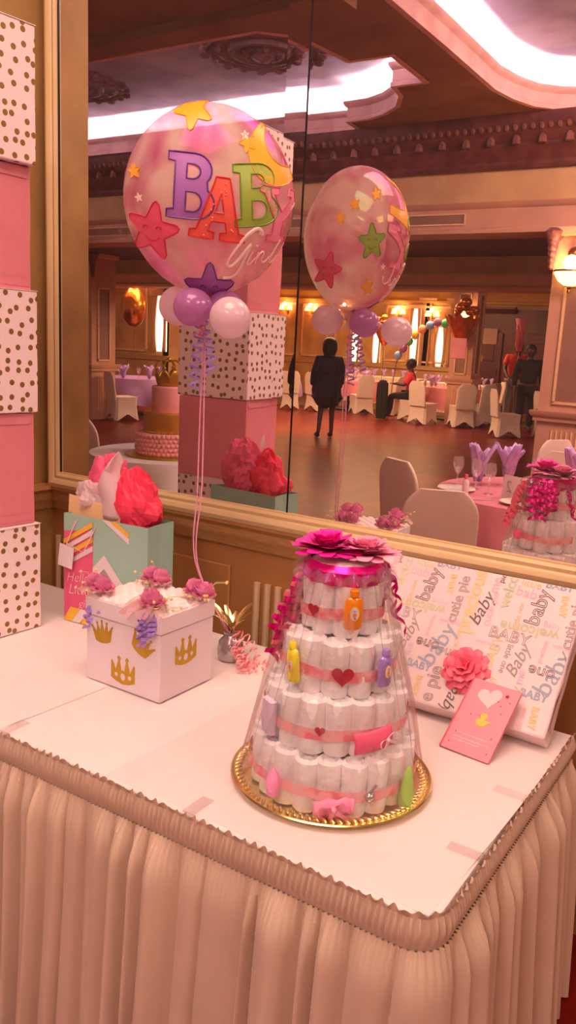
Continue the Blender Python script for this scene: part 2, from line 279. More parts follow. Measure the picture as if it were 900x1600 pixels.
# ---------------------------------------------------------------- the wall mirror
EPS = .004
mr = thing('wall_mirror', 'large two-panel wall mirror in a cream frame above the chair rail', 'mirror', (0, YM, 1.15)); mr.rotation_euler = (EPS, 0, 0)
def mbox(name, x0, x1, z0, z1, y0, y1, mt, bevel=0):
    return MB().box(((x0+x1)/2, (y0+y1)/2, (z0+z1)/2-1.15), (x1-x0, y1-y0, z1-z0)).build(name, mt, mr, smooth=False, bevel=bevel)
GX0, GX1, GZ0, GZ1, JX = -2.56, 3.2, 1.135, 3.9, -1.465
def panel(x0, x1, bevl, bevr):
    bw = .078; tilt = .0013; z0 = GZ0-1.15; z1 = GZ1-1.15
    a = x0+(bw if bevl else 0); c = x1-(bw if bevr else 0)
    MB().box(((a+c)/2, .006, (z0+z1)/2), (c-a, .012, z1-z0)).build('mirror_pane', MT['mirror'], mr, smooth=False)
    if bevl: MB().add([(x0, tilt, z0), (a, 0, z0), (a, 0, z1), (x0, tilt, z1), (x0, .012, z0), (a, .012, z0), (a, .012, z1), (x0, .012, z1)], [(0, 1, 2, 3), (5, 4, 7, 6), (0, 3, 7, 4), (1, 5, 6, 2), (0, 4, 5, 1), (3, 2, 6, 7)]).build('bevelled_edge', MT['mirror'], mr, smooth=False)
    if bevr: MB().add([(c, 0, z0), (x1, tilt, z0), (x1, tilt, z1), (c, 0, z1), (c, .012, z0), (x1, .012, z0), (x1, .012, z1), (c, .012, z1)], [(0, 1, 2, 3), (5, 4, 7, 6), (0, 3, 7, 4), (1, 5, 6, 2), (0, 4, 5, 1), (3, 2, 6, 7)]).build('bevelled_edge', MT['mirror'], mr, smooth=False)
panel(GX0+.004, JX-.004, False, True)
panel(JX+.004, GX1, False, False)
mbox('joint_strip', JX-.004, JX+.004, GZ0, GZ1, .002, .012, MT['black'])
mbox('backing_board', GX0, GX1, GZ0, GZ1, .013, .04, MT['black'])
def fr_path(): return [(GX0, GZ1+.0), (GX0, GZ0), (GX1, GZ0)]
b = MB(); prof = [(0, .004), (.0, -.012), (.008, -.018), (.02, -.014), (.026, -.022), (.040, -.026), (.056, -.018), (.062, .045), (0, .045)]
vs = []; PT = [((GX0, GZ1), (-1, 0)), ((GX0, GZ0), (-1, -1)), ((GX1, GZ0), (0, -1))]
for (px, pz), (nx, nz) in PT:
    for o_, y in prof: vs.append((px+nx*o_, y, pz+nz*o_-1.15))
n = len(prof); fs = [(i*n+j, i*n+(j+1) % n, (i+1)*n+(j+1) % n, (i+1)*n+j) for i in range(2) for j in range(n)] + [tuple(range(n)), tuple(range(2*n, 3*n))]
b.add(vs, fs).build('frame', MT['frame'], mr)
mbox('inner_bead', GX0, GX1, GZ0, GZ0+.006, -.006, 0, MT['frame'])
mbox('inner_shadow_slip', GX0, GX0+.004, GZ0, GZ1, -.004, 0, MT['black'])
# ---------------------------------------------------------------- hall ceiling
def poly_with_holes(name, outer, holes, z, th, mt):
    cu = bpy.data.curves.new(name, 'CURVE'); cu.dimensions = '2D'; cu.fill_mode = 'BOTH'; cu.extrude = th/2
    for P in [outer]+holes:
        s = cu.splines.new('POLY'); s.points.add(len(P)-1); s.use_cyclic_u = True
        for i, (x, y) in enumerate(P): s.points[i].co = (x, y, 0, 1)
    t = bpy.data.objects.new('tmp', cu); COL.objects.link(t); me = bpy.data.meshes.new_from_object(t.evaluated_get(bpy.context.evaluated_depsgraph_get()))
    COL.objects.unlink(t); o = bpy.data.objects.new(name, me); COL.objects.link(o); o.location = (0, 0, z+th/2); me.materials.clear(); me.materials.append(mt)
    return o
ZS = 4.3
T1 = [(-10.6, -5.08), (-6.53, -5.1), (-5.56, -5.14), (-5.42, -5.14), (-5.38, -4.78), (-5.07, -4.76), (-4.79, -4.62), (-4.52, -4.38), (-4.32, -4.04), (-4.25, -3.7), (-3.88, -3.7), (-3.84, -2.86), (-4.29, -2.85), (-4.34, -2.39), (-4.38, -2.08), (-4.64, -1.83), (-10.6, -1.8)]
T2 = [(-3.28, -1.2), (-3.30, -2.86), (-3.33, -4.2), (-3.27, -4.6), (-3.15, -4.95), (-2.95, -5.16), (-2.75, -5.26), (-2.4, -5.3), (1.5, -5.3), (1.5, -1.2)]
outer = [(-14, -5.55), (4.5, -5.55), (4.5, 2.36), (-14, 2.36)]
poly_with_holes('ceiling', outer, [T1, T2], ZS, .05, MT['soffit'])['kind'] = 'structure'
def off(P, d):  # expand polygon outward
    N = len(P); out = []; A = sum(P[i][0]*P[(i+1) % N][1]-P[(i+1) % N][0]*P[i][1] for i in range(N)); s = 1 if A > 0 else -1
    for i in range(N):
        a, p, c = Vector(P[i-1]), Vector(P[i]), Vector(P[(i+1) % N]); d1 = (p-a).normalized(); d2 = (c-p).normalized()
        n1 = Vector((d1.y, -d1.x))*s; n2 = Vector((d2.y, -d2.x))*s; nn = (n1+n2).normalized(); k = 1/max(.5, nn.dot(n1)); q = p+nn*d*k; out.append((q.x, q.y))
    return out
def ccw(P):
    A = sum(P[i][0]*P[(i+1) % len(P)][1]-P[(i+1) % len(P)][0]*P[i][1] for i in range(len(P))); return P if A > 0 else P[::-1]
tn = 20
for T in (T1, T2):
    Pc = ccw(T)
    runp('trim_%d' % tn, [(0, 0), (.015, 0), (.015, .04), (0, .05), (0, .16), (.03, .18), (.045, .205), (.045, .23), (-.04, .23), (-.04, 0)], Pc, MT['fascia'], closed=True, zoff=ZS-.002); tn += 1
    E1 = off(Pc, .34)
    b = MB(); vs = []; N = len(E1)
    for (sec, z) in ((.04, ZS+.05), (.34, ZS+.05), (.34, ZS+.38), (.24, ZS+.47), (.06, ZS+.5)):
        for x, y in off(Pc, sec): vs.append((x, y, z))
    for j in range(4):
        for i in range(N): vs and b.f.append([j*N+i, j*N+(i+1) % N, (j+1)*N+(i+1) % N, (j+1)*N+i]); 
    b.v = vs; b.m = [0]*len(b.f); struct(b.build('ceiling', MT['tray_ceil'], weld=False))
    poly_with_holes('ceiling', off(Pc, .30), [], ZS+.495, .03, MT['tray_ceil'])['kind'] = 'structure'
    # led strip lying on the hidden ledge
    pts = [(x, y, ZS+.105) for x, y in off(Pc, .12)]
    st = MB().tube(pts, .016, 6, closed=True).build('cove_light_strip', MT['led']); tag(st, 'glowing light strip hidden in the cove of the %s ceiling tray' % ('stepped left' if T is T1 else 'round-cornered right'), 'light strip')
# near beam
slab('trim_30', (-14, -1.55, 4.22), (-3.5, -1.3, 4.298), MT['soffit'])
# medallions
def medallion(x, y, label):
    t = thing('ceiling_medallion', label, 'ceiling medallion', (x, y, ZS+.49), 0, 'carved medallions in the ceiling tray')
    Rm = .68
    f = lambda a, z: 1+.03*math.cos(18*a)
    MB().lathe([(Rm, 0), (Rm*1.0, -.02), (Rm*.95, -.06), (Rm*.88, -.045), (Rm*.84, -.02), (Rm*.80, -.05), (Rm*.74, -.06), (Rm*.70, -.03), (.2, -.03)], (0, 0, 0), 72, None, 0, cap=False, fn=f).build('outer_ring', MT['medal'], t)
    MB().lathe([(Rm*.56, -.03), (Rm*.54, -.08), (Rm*.48, -.09), (Rm*.44, -.05), (Rm*.40, -.05), (.14, -.045)], (0, 0, 0), 60, cap=False, fn=lambda a, z: 1+.02*math.cos(24*a)).build('inner_ring', MT['medal'], t)
    b = MB()
    for i in range(16):
        a = 2*PI*i/16; b.sphere((math.cos(a)*.2, math.sin(a)*.2, -.06), .045, 8, 6)
    b.lathe([(.15, -.04), (.13, -.10), (.08, -.13), (.001, -.16)], (0, 0, 0), 24, fn=lambda a, z: 1+.08*math.cos(8*a)); b.build('centre_boss', MT['medal'], t)
    b = MB()
    for i in range(20):
        a = 2*PI*i/20; b.sphere((math.cos(a)*Rm*.98, math.sin(a)*Rm*.98, -.05), .05+.02*(i % 2), 8, 6, sz=.6)
    b.build('leaf_scrolls', MT['medal'], t)
medallion(-5.72, -3.45, 'round carved plaster medallion in the ceiling tray, nearer the right')
medallion(-8.75, -3.55, 'round carved plaster medallion in the ceiling tray, at its left end')
# ---------------------------------------------------------------- arcade beams, pillars, far walls
YA = -5.42
slab('wall_arcade', (-14, YA-.5, 3.05), (4.5, YA, ZS), MT['marble'])
run('trim_31', [(0, 3.76), (.05, 3.76), (.07, 3.80), (.06, 3.84), (.10, 3.90), (.16, 3.98), (.15, 4.02), (.24, 4.10), (.30, 4.2), (.30, 4.30), (0, 4.30)], -14, 4.5, YA, MT['cornice'], diry=1)
b = MB()
for i in range(150):
    x = -13.6+i*.1; b.sphere((x, YA+.27, 4.16), .032, 6, 5, sz=1.4); 
    if i % 3 == 0: b.lathe([(.05, -.06), (.045, 0), (.02, .05), (.001, .07)], (x, YA+.2, 4.05), 6)
struct(b.build('trim_32', MT['relief']))
run('trim_33', [(0, 3.05), (.06, 3.05), (.06, 3.09), (.03, 3.11), (.03, 3.33), (.06, 3.35), (.08, 3.40), (0, 3.40)], -14, 4.5, YA, MT['beam'], diry=1)
for x0, x1 in ((-13.4, -11.6), (-11.1, -9), (-8.5, -6.6), (-6.2, -4.0), (-2.2, -.2)):
    b = MB(); z0, z1 = 3.16, 3.28; y = YA+.035
    for (c, d) in ((((x0+x1)/2, y, z0), (x1-x0, .02, .018)), (((x0+x1)/2, y, z1), (x1-x0, .02, .018)), ((x0, y, (z0+z1)/2), (.018, .02, z1-z0)), ((x1, y, (z0+z1)/2), (.018, .02, z1-z0))): b.box(c, d)
    b.box(((x0+x1)/2, y-.003, 3.22), (x1-x0, .006, .1), mi=1); struct(b.build('trim_%d' % tn, [MT['beamlight'], MT['panel']], smooth=False)); tn += 1
slab('ceiling', (-14.4, -8.0, 3.06), (4.5, YA-.5, 3.16), MT['purple'])
slab('wall_arcade_inner', (-14.4, -8.5, 2.56), (4.5, -8.0, 3.3), MT['marble'])
run('trim_36', [(0, 2.56), (.06, 2.56), (.07, 2.60), (.03, 2.64), (.03, 2.74), (.06, 2.77), (.06, 2.80), (0, 2.80)], -14.4, 4.5, -8.0, MT['beamlight'], diry=1)
slab('ceiling', (-24, -18.2, 3.5), (4.5, -8.5, 3.6), MT['marble'])
slab('wall_far', (-14.5, -18.2, 0), (4.5, -18.0, 3.55), MT['farwall'])
slab('wall_far_left', (-24, -12.2, 0), (-14.4, -12.0, 3.55), MT['farwall'])
slab('wall_return', (-14.6, -18.1, 0), (-14.4, -12.0, 3.55), MT['farwall'])
run('trim_37', [(0, 2.86), (.1, 2.86), (.1, 2.92), (.05, 2.95), (.05, 3.22), (.1, 3.26), (.1, 3.32), (0, 3.32)], -14.4, 4.5, -18.0, MT['frieze'], diry=1)
run('trim_38', [(0, .98), (.05, .98), (.05, 1.02), (.08, 1.1), (0, 1.1)], -14.4, -8.8, -18.0, MT['rail'], diry=1)
run('trim_39', [(0, .98), (.05, .98), (.05, 1.02), (.08, 1.1), (0, 1.1)], -24, -14.4, -12.0, MT['rail'], diry=1)
def frame_panel(name, x0, x1, z0, z1, y, mt, w_=.05, d_=.04, fill=None):
    b = MB()
    for (c, d) in ((((x0+x1)/2, y, z0), (x1-x0+w_, d_, w_)), (((x0+x1)/2, y, z1), (x1-x0+w_, d_, w_)), ((x0, y, (z0+z1)/2), (w_, d_, z1-z0)), ((x1, y, (z0+z1)/2), (w_, d_, z1-z0))): b.box(c, d)
    mm = [mt]
    if fill: b.box(((x0+x1)/2, y-.008, (z0+z1)/2), (x1-x0, .01, z1-z0), mi=1); mm.append(fill)
    return struct(b.build(name, mm, smooth=False))
frame_panel('trim_40', -16.3, -15.15, 1.2, 3.2, -11.97, MT['beamlight'], fill=MT['farwall'])
for i, (x0, x1) in enumerate(((-14.1, -13.2), (-12.9, -12.35), (-11.2, -10.45), (-10.0, -9.15))):
    frame_panel('trim_%d' % (41+i), x0, x1, 1.2, 2.75, -17.97, MT['beamlight'], fill=MT['farwall'])
# windows with bright curtains
def window(n_, x0, x1, z0, z1, y, bright=True):
    o = MB().box((0, 0, 0), (x1-x0, .03, z1-z0)).build('window_%d' % n_, MT['winlight'] if bright else MT['winmir'], loc=((x0+x1)/2, y+.02, (z0+z1)/2), smooth=False); struct(o)
    b = MB(); w_ = x1-x0; h = z1-z0
    for s in (-1, 1):
        b.grid(lambda u, v, s=s: (s*(w_/2+.02)-s*u*(w_*.36)*(1-.45*math.sin(v*PI*.9)), .05+.02*math.sin(u*22), h/2-v*h), 14, 8)
    b.box((0, .04, h/2+.05), (w_+.3, .06, .1)); b.build('curtain', MT['beamlight'], o, solid=.006)
window(1, -14.85, -14.46, 1.2, 2.6, -12.0); window(2, -16.95, -16.6, 1.2, 2.9, -12.0)
window(3, -12.3, -12.05, 1.1, 2.3, -18.0); window(4, -11.6, -11.35, 1.1, 2.3, -18.0)
window(5, -10.4, -10.12, 1.1, 2.7, -18.0, True); window(6, -9.6, -9.3, 1.1, 2.2, -18.0, True)
window(7, -10.02, -9.78, 1.1, 2.9, -18.0, False); window(8, -9.18, -8.92, 1.1, 2.9, -18.0, False)
# mahogany door wall
d = slab('wall_far_panelling', (-8.75, -17.98, 0), (-5.0, -17.6, 2.72), MT['wood'])
run('trim_46', [(0, 2.62), (.1, 2.62), (.2, 2.72), (.2, 2.78), (0, 2.78)], -8.8, -7.2, -17.6, MT['wood'], diry=1)
for i, (x0, x1) in enumerate(((-8.5, -7.5), (-7.0, -6.1))):
    b = MB().box(((x0+x1)/2, -17.56, 1.05), (x1-x0, .06, 2.1)); o = struct(b.build('door_%d' % (i+1), MT['wood'], smooth=False, bevel=.01))
    MB().tube([(x1-.1, -17.5, .95), (x1-.1, -17.5, 1.15)], .012, 6).build('door_handle', MT['brass'], o)
    MB().box(((x0+x1)/2, -17.52, 1.6), (.6*(x1-x0), .02, .5)).build('door_panel', MT['wood'], o, bevel=.01)
pq = MB().box((0, 0, 0), (.62, .02, .42)).build('wall_plaque', MT['panel'], loc=(-7.95, -17.5, 2.0), bevel=.006); tag(pq, 'grey rectangular plaque on the dark mahogany panelling', 'plaque')
def pillar(name_n, x, y, wd, rail_z, top, base_mt, capital=True, ang=0):
    p = empty('trim_%d' % name_n, (x, y, 0), ang); struct(p); h = wd/2
    MB().box((0, 0, top/2), (wd, wd, top)).build('shaft', MT['beam'], p, smooth=False)
    b = MB(); pr = [(0, rail_z-.12), (.04, rail_z-.12), (.04, rail_z-.08), (.07, rail_z-.05), (.08, rail_z), (0, rail_z)]
    vs = []; n = len(pr); C4 = [(-1, -1), (1, -1), (1, 1), (-1, 1)]
    for cx, cy_ in C4:
        for o_, z in pr: vs.append((cx*(h+o_), cy_*(h+o_), z))
    b.add(vs, [(i*n+j, i*n+(j+1) % n, ((i+1) % 4)*n+(j+1) % n, ((i+1) % 4)*n+j) for i in range(4) for j in range(n)]); b.build('rail_moulding', MT['beam'], p)
    b = MB(); b2 = MB()
    for (nx, ny) in ((0, 1), (1, 0), (-1, 0)):
        tx, ty = -ny, nx
        for u, z0, z1 in ((-.24*wd, 1.12, top*.80), (.24*wd, 1.12, top*.80)):
            b.box((nx*(h+.012)+tx*u, ny*(h+.012)+ty*u, (z0+z1)/2), (.03 if ny else .024, .024 if ny else .03, z1-z0))
        for z in (1.12, top*.80): b.box((nx*(h+.012), ny*(h+.012), z), (.48*wd+.03 if ny else .024, .024 if ny else .48*wd+.03, .03))
        b2.box((nx*(h+.002), ny*(h+.002), (1.12+top*.8)/2), (.46*wd if ny else .008, .008 if ny else .46*wd, top*.8-1.12))
        for i in range(6):
            u = (-.22+i*.088)*wd; b.tube([(nx*(h+.004)+tx*u, ny*(h+.004)+ty*u, .18), (nx*(h+.004)+tx*u, ny*(h+.004)+ty*u, rail_z-.22)], .012, 6)
    b.build('panel_moulding', MT['beamlight'], p); b2.build('inset_panel', MT['panel'], p, smooth=False)
    if capital:
        b = MB()
        for (nx, ny) in ((-1, 1), (1, 1)):
            for i in range(5):
                b.sphere((nx*(h+.03), ny*(h-.08*0), top-.12-i*.07), .07-.008*i, 8, 6, sz=1.1)
            b.lathe([(.02, -.1), (.1, 0), (.12, .06), (.06, .1)], (nx*(h+.02), ny*h, top-.08), 8)
        b.build('carved_capital', MT['medal'], p)
    b = MB().box((0, 0, top-.02), (wd+.1, wd+.1, .1)); b.build('abacus', MT['beamlight'], p, bevel=.01)
    return p
pillar(50, -2.50, YA-.15, .66, 1.02, 3.05, None)
pillar(51, -12.0, -7.0, .62, 1.04, 3.06, None)
pillar(52, -6.72, -12.9, .52, 1.02, 3.5, None, capital=False)
# ---------------------------------------------------------------- sconces
def twin_sconce(x, y, z, label, lamp=True, s=1.0):
    t = thing('wall_sconce', label, 'wall lamp', (x, y, z), 0, 'twin-shade wall sconces'); t.scale = (s,)*3
    MB().lathe([(.001, .0), (.05, .005), (.06, .015), (.03, .03), (.001, .035)], (0, 0, -.1), 12, Matrix.Rotation(-PI/2, 3, 'X')).build('backplate', MT['brass'], t)
    for sx in (-1, 1):
        MB().tube([(0, .03, -.12), (sx*.05, .08, -.19), (sx*.10, .10, -.15), (sx*.12, .10, -.06)], .009, 6).build('arm', MT['brass'], t)
        MB().lathe([(.075, -.06), (.06, .0), (.045, .07)], (sx*.12, .10, 0), 14, cap=False).build('lamp_shade', MT['shade'], t)
    l = point('sconce_light', (x, y+.16*s, z+.1), 9, (1, .55, .22), .05)
    return t
twin_sconce(-14.95-.28, -11.98, 3.12, 'brass twin sconce with glowing shades on the far left wall panel', s=1.3)
for i, (x, z, lb) in enumerate(((-13.75, 2.62, 'left of the woman in navy'), (-12.55, 2.66, 'above the woman in navy'), (-10.78, 2.60, 'left of the balloon arch'), (-9.72, 2.56, 'above the balloon arch'))):
    twin_sconce(x, -17.98, z, 'brass twin sconce glowing on the far wall, %s' % lb, s=1.15)
def bowl_sconce(x, y, z, label, s=1.0):
    t = thing('bowl_sconce', label, 'wall lamp', (x, y, z)); t.scale = (s,)*3
    MB().lathe([(.001, -.13), (.06, -.12), (.12, -.08), (.16, -.02), (.17, .02)], (0, .1, 0), 24, cap=False).build('glass_bowl', MT['bowl'], t)
    MB().lathe([(.172, .015), (.18, .02), (.175, .035), (.168, .02)], (0, .1, 0), 24, cap=False).build('rim_band', MT['brass'], t)
    MB().lathe([(.001, -.20), (.02, -.19), (.014, -.16), (.03, -.14), (.02, -.12)], (0, .1, 0), 12).build('finial', MT['brass'], t)
    MB().box((0, -.03, .05), (.06, .06, .3)).build('bracket', MT['brass'], t, bevel=.01); MB().sphere((0, .04, .2), .07, 10, 8, sz=1.2).build('leaf_ornament', MT['brass'], t)
    point('sconce_light', (x, y+.12*s, z+.12), 16, (1, .6, .25), .08)
bowl_sconce(-2.60, YA+.18, 2.56, 'glowing bowl sconce on the near pillar at the right', 1.05)
bowl_sconce(-6.66, -12.6, 2.42, 'small glowing bowl sconce on the far column above the foil bouquet', .9)
# ================================================================ GIFT TABLE
TZ = .75; TX0, TX1, TY0, TY1 = -2.58, -.425, 1.205, 2.095
t = thing('folding_table', 'long rectangular folding table under white cloth and pleated skirt', 'table', (0, 0, 0))
MB().box(((TX0+TX1)/2, (TY0+TY1)/2, .725), (TX1-TX0-.02, TY1-TY0-.02, .03)).build('tabletop', MT['grey'], t, bevel=.01)
for x in (TX0+.15, TX1-.15):
    for y in (TY0+.1, TY1-.1): MB().tube([(x, y, 0), (x, y, .71)], .014, 8).build('leg', MT['silver'], t)
def rrect(x0, x1, y0, y1, r, n=8):
    P = []
    for cx, cy_, a0 in ((x1-r, y1-r, 0), (x0+r, y1-r, 90), (x0+r, y0+r, 180), (x1-r, y0+r, 270)):
        for i in range(n+1): a = math.radians(a0+90*i/n); P.append((cx+r*math.cos(a), cy_+r*math.sin(a)))
    return P
def cloth_sheet(name, x0, x1, y0, y1, z, drop, mt, r=.05, wr=.0, parent=None, seed=0):
    b = MB(); nx = max(8, int((x1-x0)/.02)); ny = max(8, int((y1-y0)/.02))
    def P(u, v):
        x = x0+(x1-x0)*u; y = y0+(y1-y0)*v
        return (x, y, z+wr*pnoise(Vector((x*5+seed, y*2.5, 0)))+wr*.5*pnoise(Vector((x*2, y*11+seed, 3))))
    b.grid(P, nx, ny)
    return b
b = MB(); out = rrect(TX0, TX1, TY0, TY1, .05); N = len(out); vs = []
rings = [(.05, TZ), (.02, TZ), (.006, TZ-.0015), (0, TZ-.006), (-.002, TZ-.014), (-.003, TZ-.12)]
def inset(P, d, x0=TX0, x1=TX1, y0=TY0, y1=TY1): return rrect(x0+d, x1-d, y0+d, y1-d, max(.05-d*.5, .012) if d > 0 else .05-d)
for d_, z in rings: vs += [(x, y, z) for x, y in inset(out, d_)]
fs = [tuple(range(N))]
for j in range(len(rings)-1): fs += [(j*N+i, j*N+(i+1) % N, (j+1)*N+(i+1) % N, (j+1)*N+i) for i in range(N)]
tc_ = b.add(vs, fs).build('tablecloth', MT['cloth']); tag(tc_, 'smooth white tablecloth pulled over the long gift table', 'tablecloth')
# overlapping second cloth laid over the right part, its edge making a faint seam
b = MB()
def ov(u, v):
    x = -1.205+.02*math.sin(v*2)+(TX1-.012+1.205)*u; y = TY0+.008+(TY1-TY0-.02)*v
    e = min(1, (y-TY0-.008)/.02, (TY1-.012-y)/.02, (TX1-.012-x)/.02); return (x, y, TZ-.0008+.0026*max(0, e)+.0008*pnoise(Vector((x*4, y*3, 0))))
b.grid(ov, 60, 40); o = b.build('table_overlay', MT['cloth2']); tag(o, 'second white cloth laid flat over the right half of the gift table', 'tablecloth')
b = MB()
def ov2(u, v):
    x = -2.4+(.85+.03*math.sin(v*1.5))*u; y = TY0+.02+(TY1-TY0-.04)*v; e = max(0, .12-v)/.12
    e2 = min(1, (y-TY0-.02)/.02, (TY1-.02-y)/.02); return (x, y, TZ-.0008+.0022*max(0, e2)+.016*e*math.exp(-((x+1.5-.5*(y-TY0))/.05)**2)*math.sin(min(1, max(0, v/.12))*PI)+.006*e*max(0, pnoise(Vector((x*9, y*5, 0)))))
b.grid(ov2, 80, 50); o = b.build('table_overlay', MT['cloth']); tag(o, 'white cloth layer at the left of the gift table, rumpled at its front edge', 'tablecloth')
# skirt
path = []; r_ = .055
for i in range(340): path.append((TX0+(TX1-r_-TX0)*i/340, TY0, 0, -1))
for i in range(14): a = -PI/2+PI/2*i/14; path.append((TX1-r_+r_*math.cos(a), TY0+r_+r_*math.sin(a), math.cos(a), math.sin(a)))
for i in range(141): path.append((TX1, TY0+r_+(TY1-TY0-r_)*i/140, 1, 0))
acc = 0; S_ = [0]
for i in range(1, len(path)): acc += math.hypot(path[i][0]-path[i-1][0], path[i][1]-path[i-1][1]); S_.append(acc)
def interp(s):
    import bisect
    k = min(len(S_)-2, max(0, bisect.bisect(S_, s)-1)); t_ = (s-S_[k])/(S_[k+1]-S_[k]+1e-9); a, c = path[k], path[k+1]
    return [a[i]*(1-t_)+c[i]*t_ for i in range(4)]
rs = random.Random(3); kn = [0]; 
while kn[-1] < acc+.1: kn.append(kn[-1]+rs.choice((rs.uniform(.028, .05), rs.uniform(.05, .10))))
am = [rs.uniform(.6, 1.2) for _ in kn]
def fold(s):
    import bisect
    k = min(len(kn)-2, max(0, bisect.bisect(kn, s)-1)); t_ = (s-kn[k])/(kn[k+1]-kn[k]); 
    return (math.sin(PI*t_**(.75 if k % 2 else 1.3))**.8)*(am[k]) + .2*math.sin(PI*2*t_+k)*am[k]
NS = 1500
def skirtpt(u, v):
    s = acc*u; x, y, nx, ny = interp(s); z0 = TZ-.012-.055
    z = z0*(1-v)+.012*v; g = min(1, v/.10)**.8; d = .012+.004*math.sin(s*2*PI/.011)*(1-g)+(.034+.024*v)*fold(s+.006*math.sin(v*3+s*3))*g + .012*v
    sx_ = .010*v*math.sin(s*17+v*2)
    return (x+nx*d+ny*-sx_, y+ny*d+nx*sx_, z)
sk = thing('table_skirt', 'ivory satin gathered table skirt clipped round the gift table', 'table skirt', (0, 0, 0))
MB().grid(skirtpt, NS, 26).build('pleated_drop', MT['skirt'], sk, weld=False)
def bandpt(u, v):
    s = acc*u; x, y, nx, ny = interp(s); z = TZ-.004-.064*v; d = .010+.0045*math.sin(s*2*PI/.0125+math.sin(s*9))*math.sin(PI*min(1, v+.15))+.006*math.sin(PI*v)
    return (x+nx*d, y+ny*d, z)
MB().grid(bandpt, NS, 8).build('shirred_band', MT['skirt'], sk, weld=False)
def rufpt(u, v):
    s = acc*u; x, y, nx, ny = interp(s); w_ = .0045*math.sin(s*2*PI/.028+1.5*math.sin(s*31)); z = TZ-.006+v*(.013+.004*math.sin(s*2*PI/.021)); d = .010+w_*v+.004*v
    return (x+nx*d, y+ny*d, z)
MB().grid(rufpt, NS, 4).build('ruffled_heading', MT['skirt'], sk, weld=False)
for s in (.42, 1.05, 1.62, 2.35, 2.62):
    x, y, nx, ny = interp(s)
    MB().box((x-nx*.028, y-ny*.028, TZ+.0055), (.03+abs(nx)*.04, .03+abs(ny)*.04, .0015)).box((x+nx*.004, y+ny*.004, TZ-.008), (.03 if ny else .003, .03 if nx else .003, .026)).build('clip', MT['clip'], sk, smooth=False)
# ================================================================ BOX STACK
def uvbox(name, dx, dy, dz, mt, parent=None, wob=.0, seed=0, seg=1):
    b = bmesh.new(); bmesh.ops.create_cube(b, size=1)
    bmesh.ops.scale(b, vec=(dx, dy, dz), verts=b.verts)
    if wob: bmesh.ops.subdivide_edges(b, edges=b.edges, cuts=5, use_grid_fill=True)
    for v in b.verts:
        n_ = pnoise(v.co*9+Vector((seed, 0, 0))); v.co += v.co.normalized()*wob*n_; v.co.z += dz/2
    uvl = b.loops.layers.uv.new('UVMap')
    b.normal_update()
    for f in b.faces:
        n = f.normal
        for l in f.loops:
            c = l.vert.co; o_ = seed*1.37
            l[uvl].uv = (c.y+o_, c.z) if abs(n.x) > .6 else ((c.x+o_+3, c.z) if abs(n.y) > .6 else (c.x+7+o_, c.y))
    me = bpy.data.meshes.new(name); b.to_mesh(me); b.free(); o = bpy.data.objects.new(name, me); COL.objects.link(o); me.materials.append(mt)
    if parent is not None: o.parent = parent
    md = o.modifiers.new('b', 'BEVEL'); md.width = .004; md.segments = 2; md.limit_method = 'ANGLE'
    return o
zb = TZ+.0035; ZB = [(.345, 'p', 0, 0, .02, 'cream gold-dotted gift box standing on the table, lowest of the stack', .36), (.35, 'k', -.020, -.003, -.03, 'pink-wrapped gift box second from the bottom of the stack', .345), (.365, 'p', -.006, 0, .015, 'cream gold-dotted gift box in the middle of the stack', .365), (.352, 'k', -.028, -.004, .0, 'pink-wrapped gift box second from the top of the stack', .34), (.375, 'p', -.004, 0, -.02, 'cream gold-dotted gift box crowning the tall stack', .365)]
for i, (h_, kd, dx, dy, rz, lb, s_) in enumerate(ZB):
    t = thing('gift_box', lb, 'gift box', (-2.046-s_/2+dx, 1.763-s_/2+dy, zb), rz-.06, 'stacked gift boxes on the table')
    m_ = MT['polka'] if kd == 'p' else MT['pinkbox']
    uvbox('wrapped_body', s_, s_, h_-.002, m_, t, .004 if kd == 'k' else .0015, i*2.3)
    b = MB(); a = s_/2
    for sgn in (-1, 1):   # folded paper edges
        b.add([(a+.0015, -a*.96, h_*.5+sgn*h_*.46), (a+.0015, a*.96, h_*.5+sgn*h_*.47), (a+.003, a*.9, h_*.5+sgn*h_*.40), (a+.003, -a*.9, h_*.5+sgn*h_*.41)], [(0, 1, 2, 3)])
    if kd == 'k': b.build('folded_paper_seams', m_, t, smooth=False)
    else:
        MB().box((0, 0, h_-.001), (s_+.003, s_+.003, .002)).build('folded_lip', m_, t, smooth=False)
    zb += h_+.0005
# ================================================================ flowers, ribbons
def petal(b, base, az, t0, t1, ln, wd, mi=0, cup=.3, nu=5, nv=5, wav=0):
    o = Vector((math.cos(az), math.sin(az), 0)); s = Vector((-math.sin(az), math.cos(az), 0)); z = Vector((0, 0, 1)); pts = []; p = Vector(base); ctr = []
    for j in range(nv):
        a = t0+(t1-t0)*j/(nv-1); d = o*math.sin(a)+z*math.cos(a); nrm = o*math.cos(a)-z*math.sin(a); ctr.append((p.copy(), nrm)); p = p+d*ln/(nv-1)
    for j, (q, nrm) in enumerate(ctr):
        v = j/(nv-1); ww = wd*math.sin(PI*(.12+.74*v))**.7
        for i in range(nu):
            u = 2*i/(nu-1)-1; pts.append(q+s*u*ww/2-nrm*cup*(u*u)*ww*.5+nrm*wav*math.sin(u*5+az*3)*v*wd)
    fs = [(j*nu+i, j*nu+i+1, (j+1)*nu+i+1, (j+1)*nu+i) for j in range(nv-1) for i in range(nu-1)]
    b.add(pts, fs, mi)
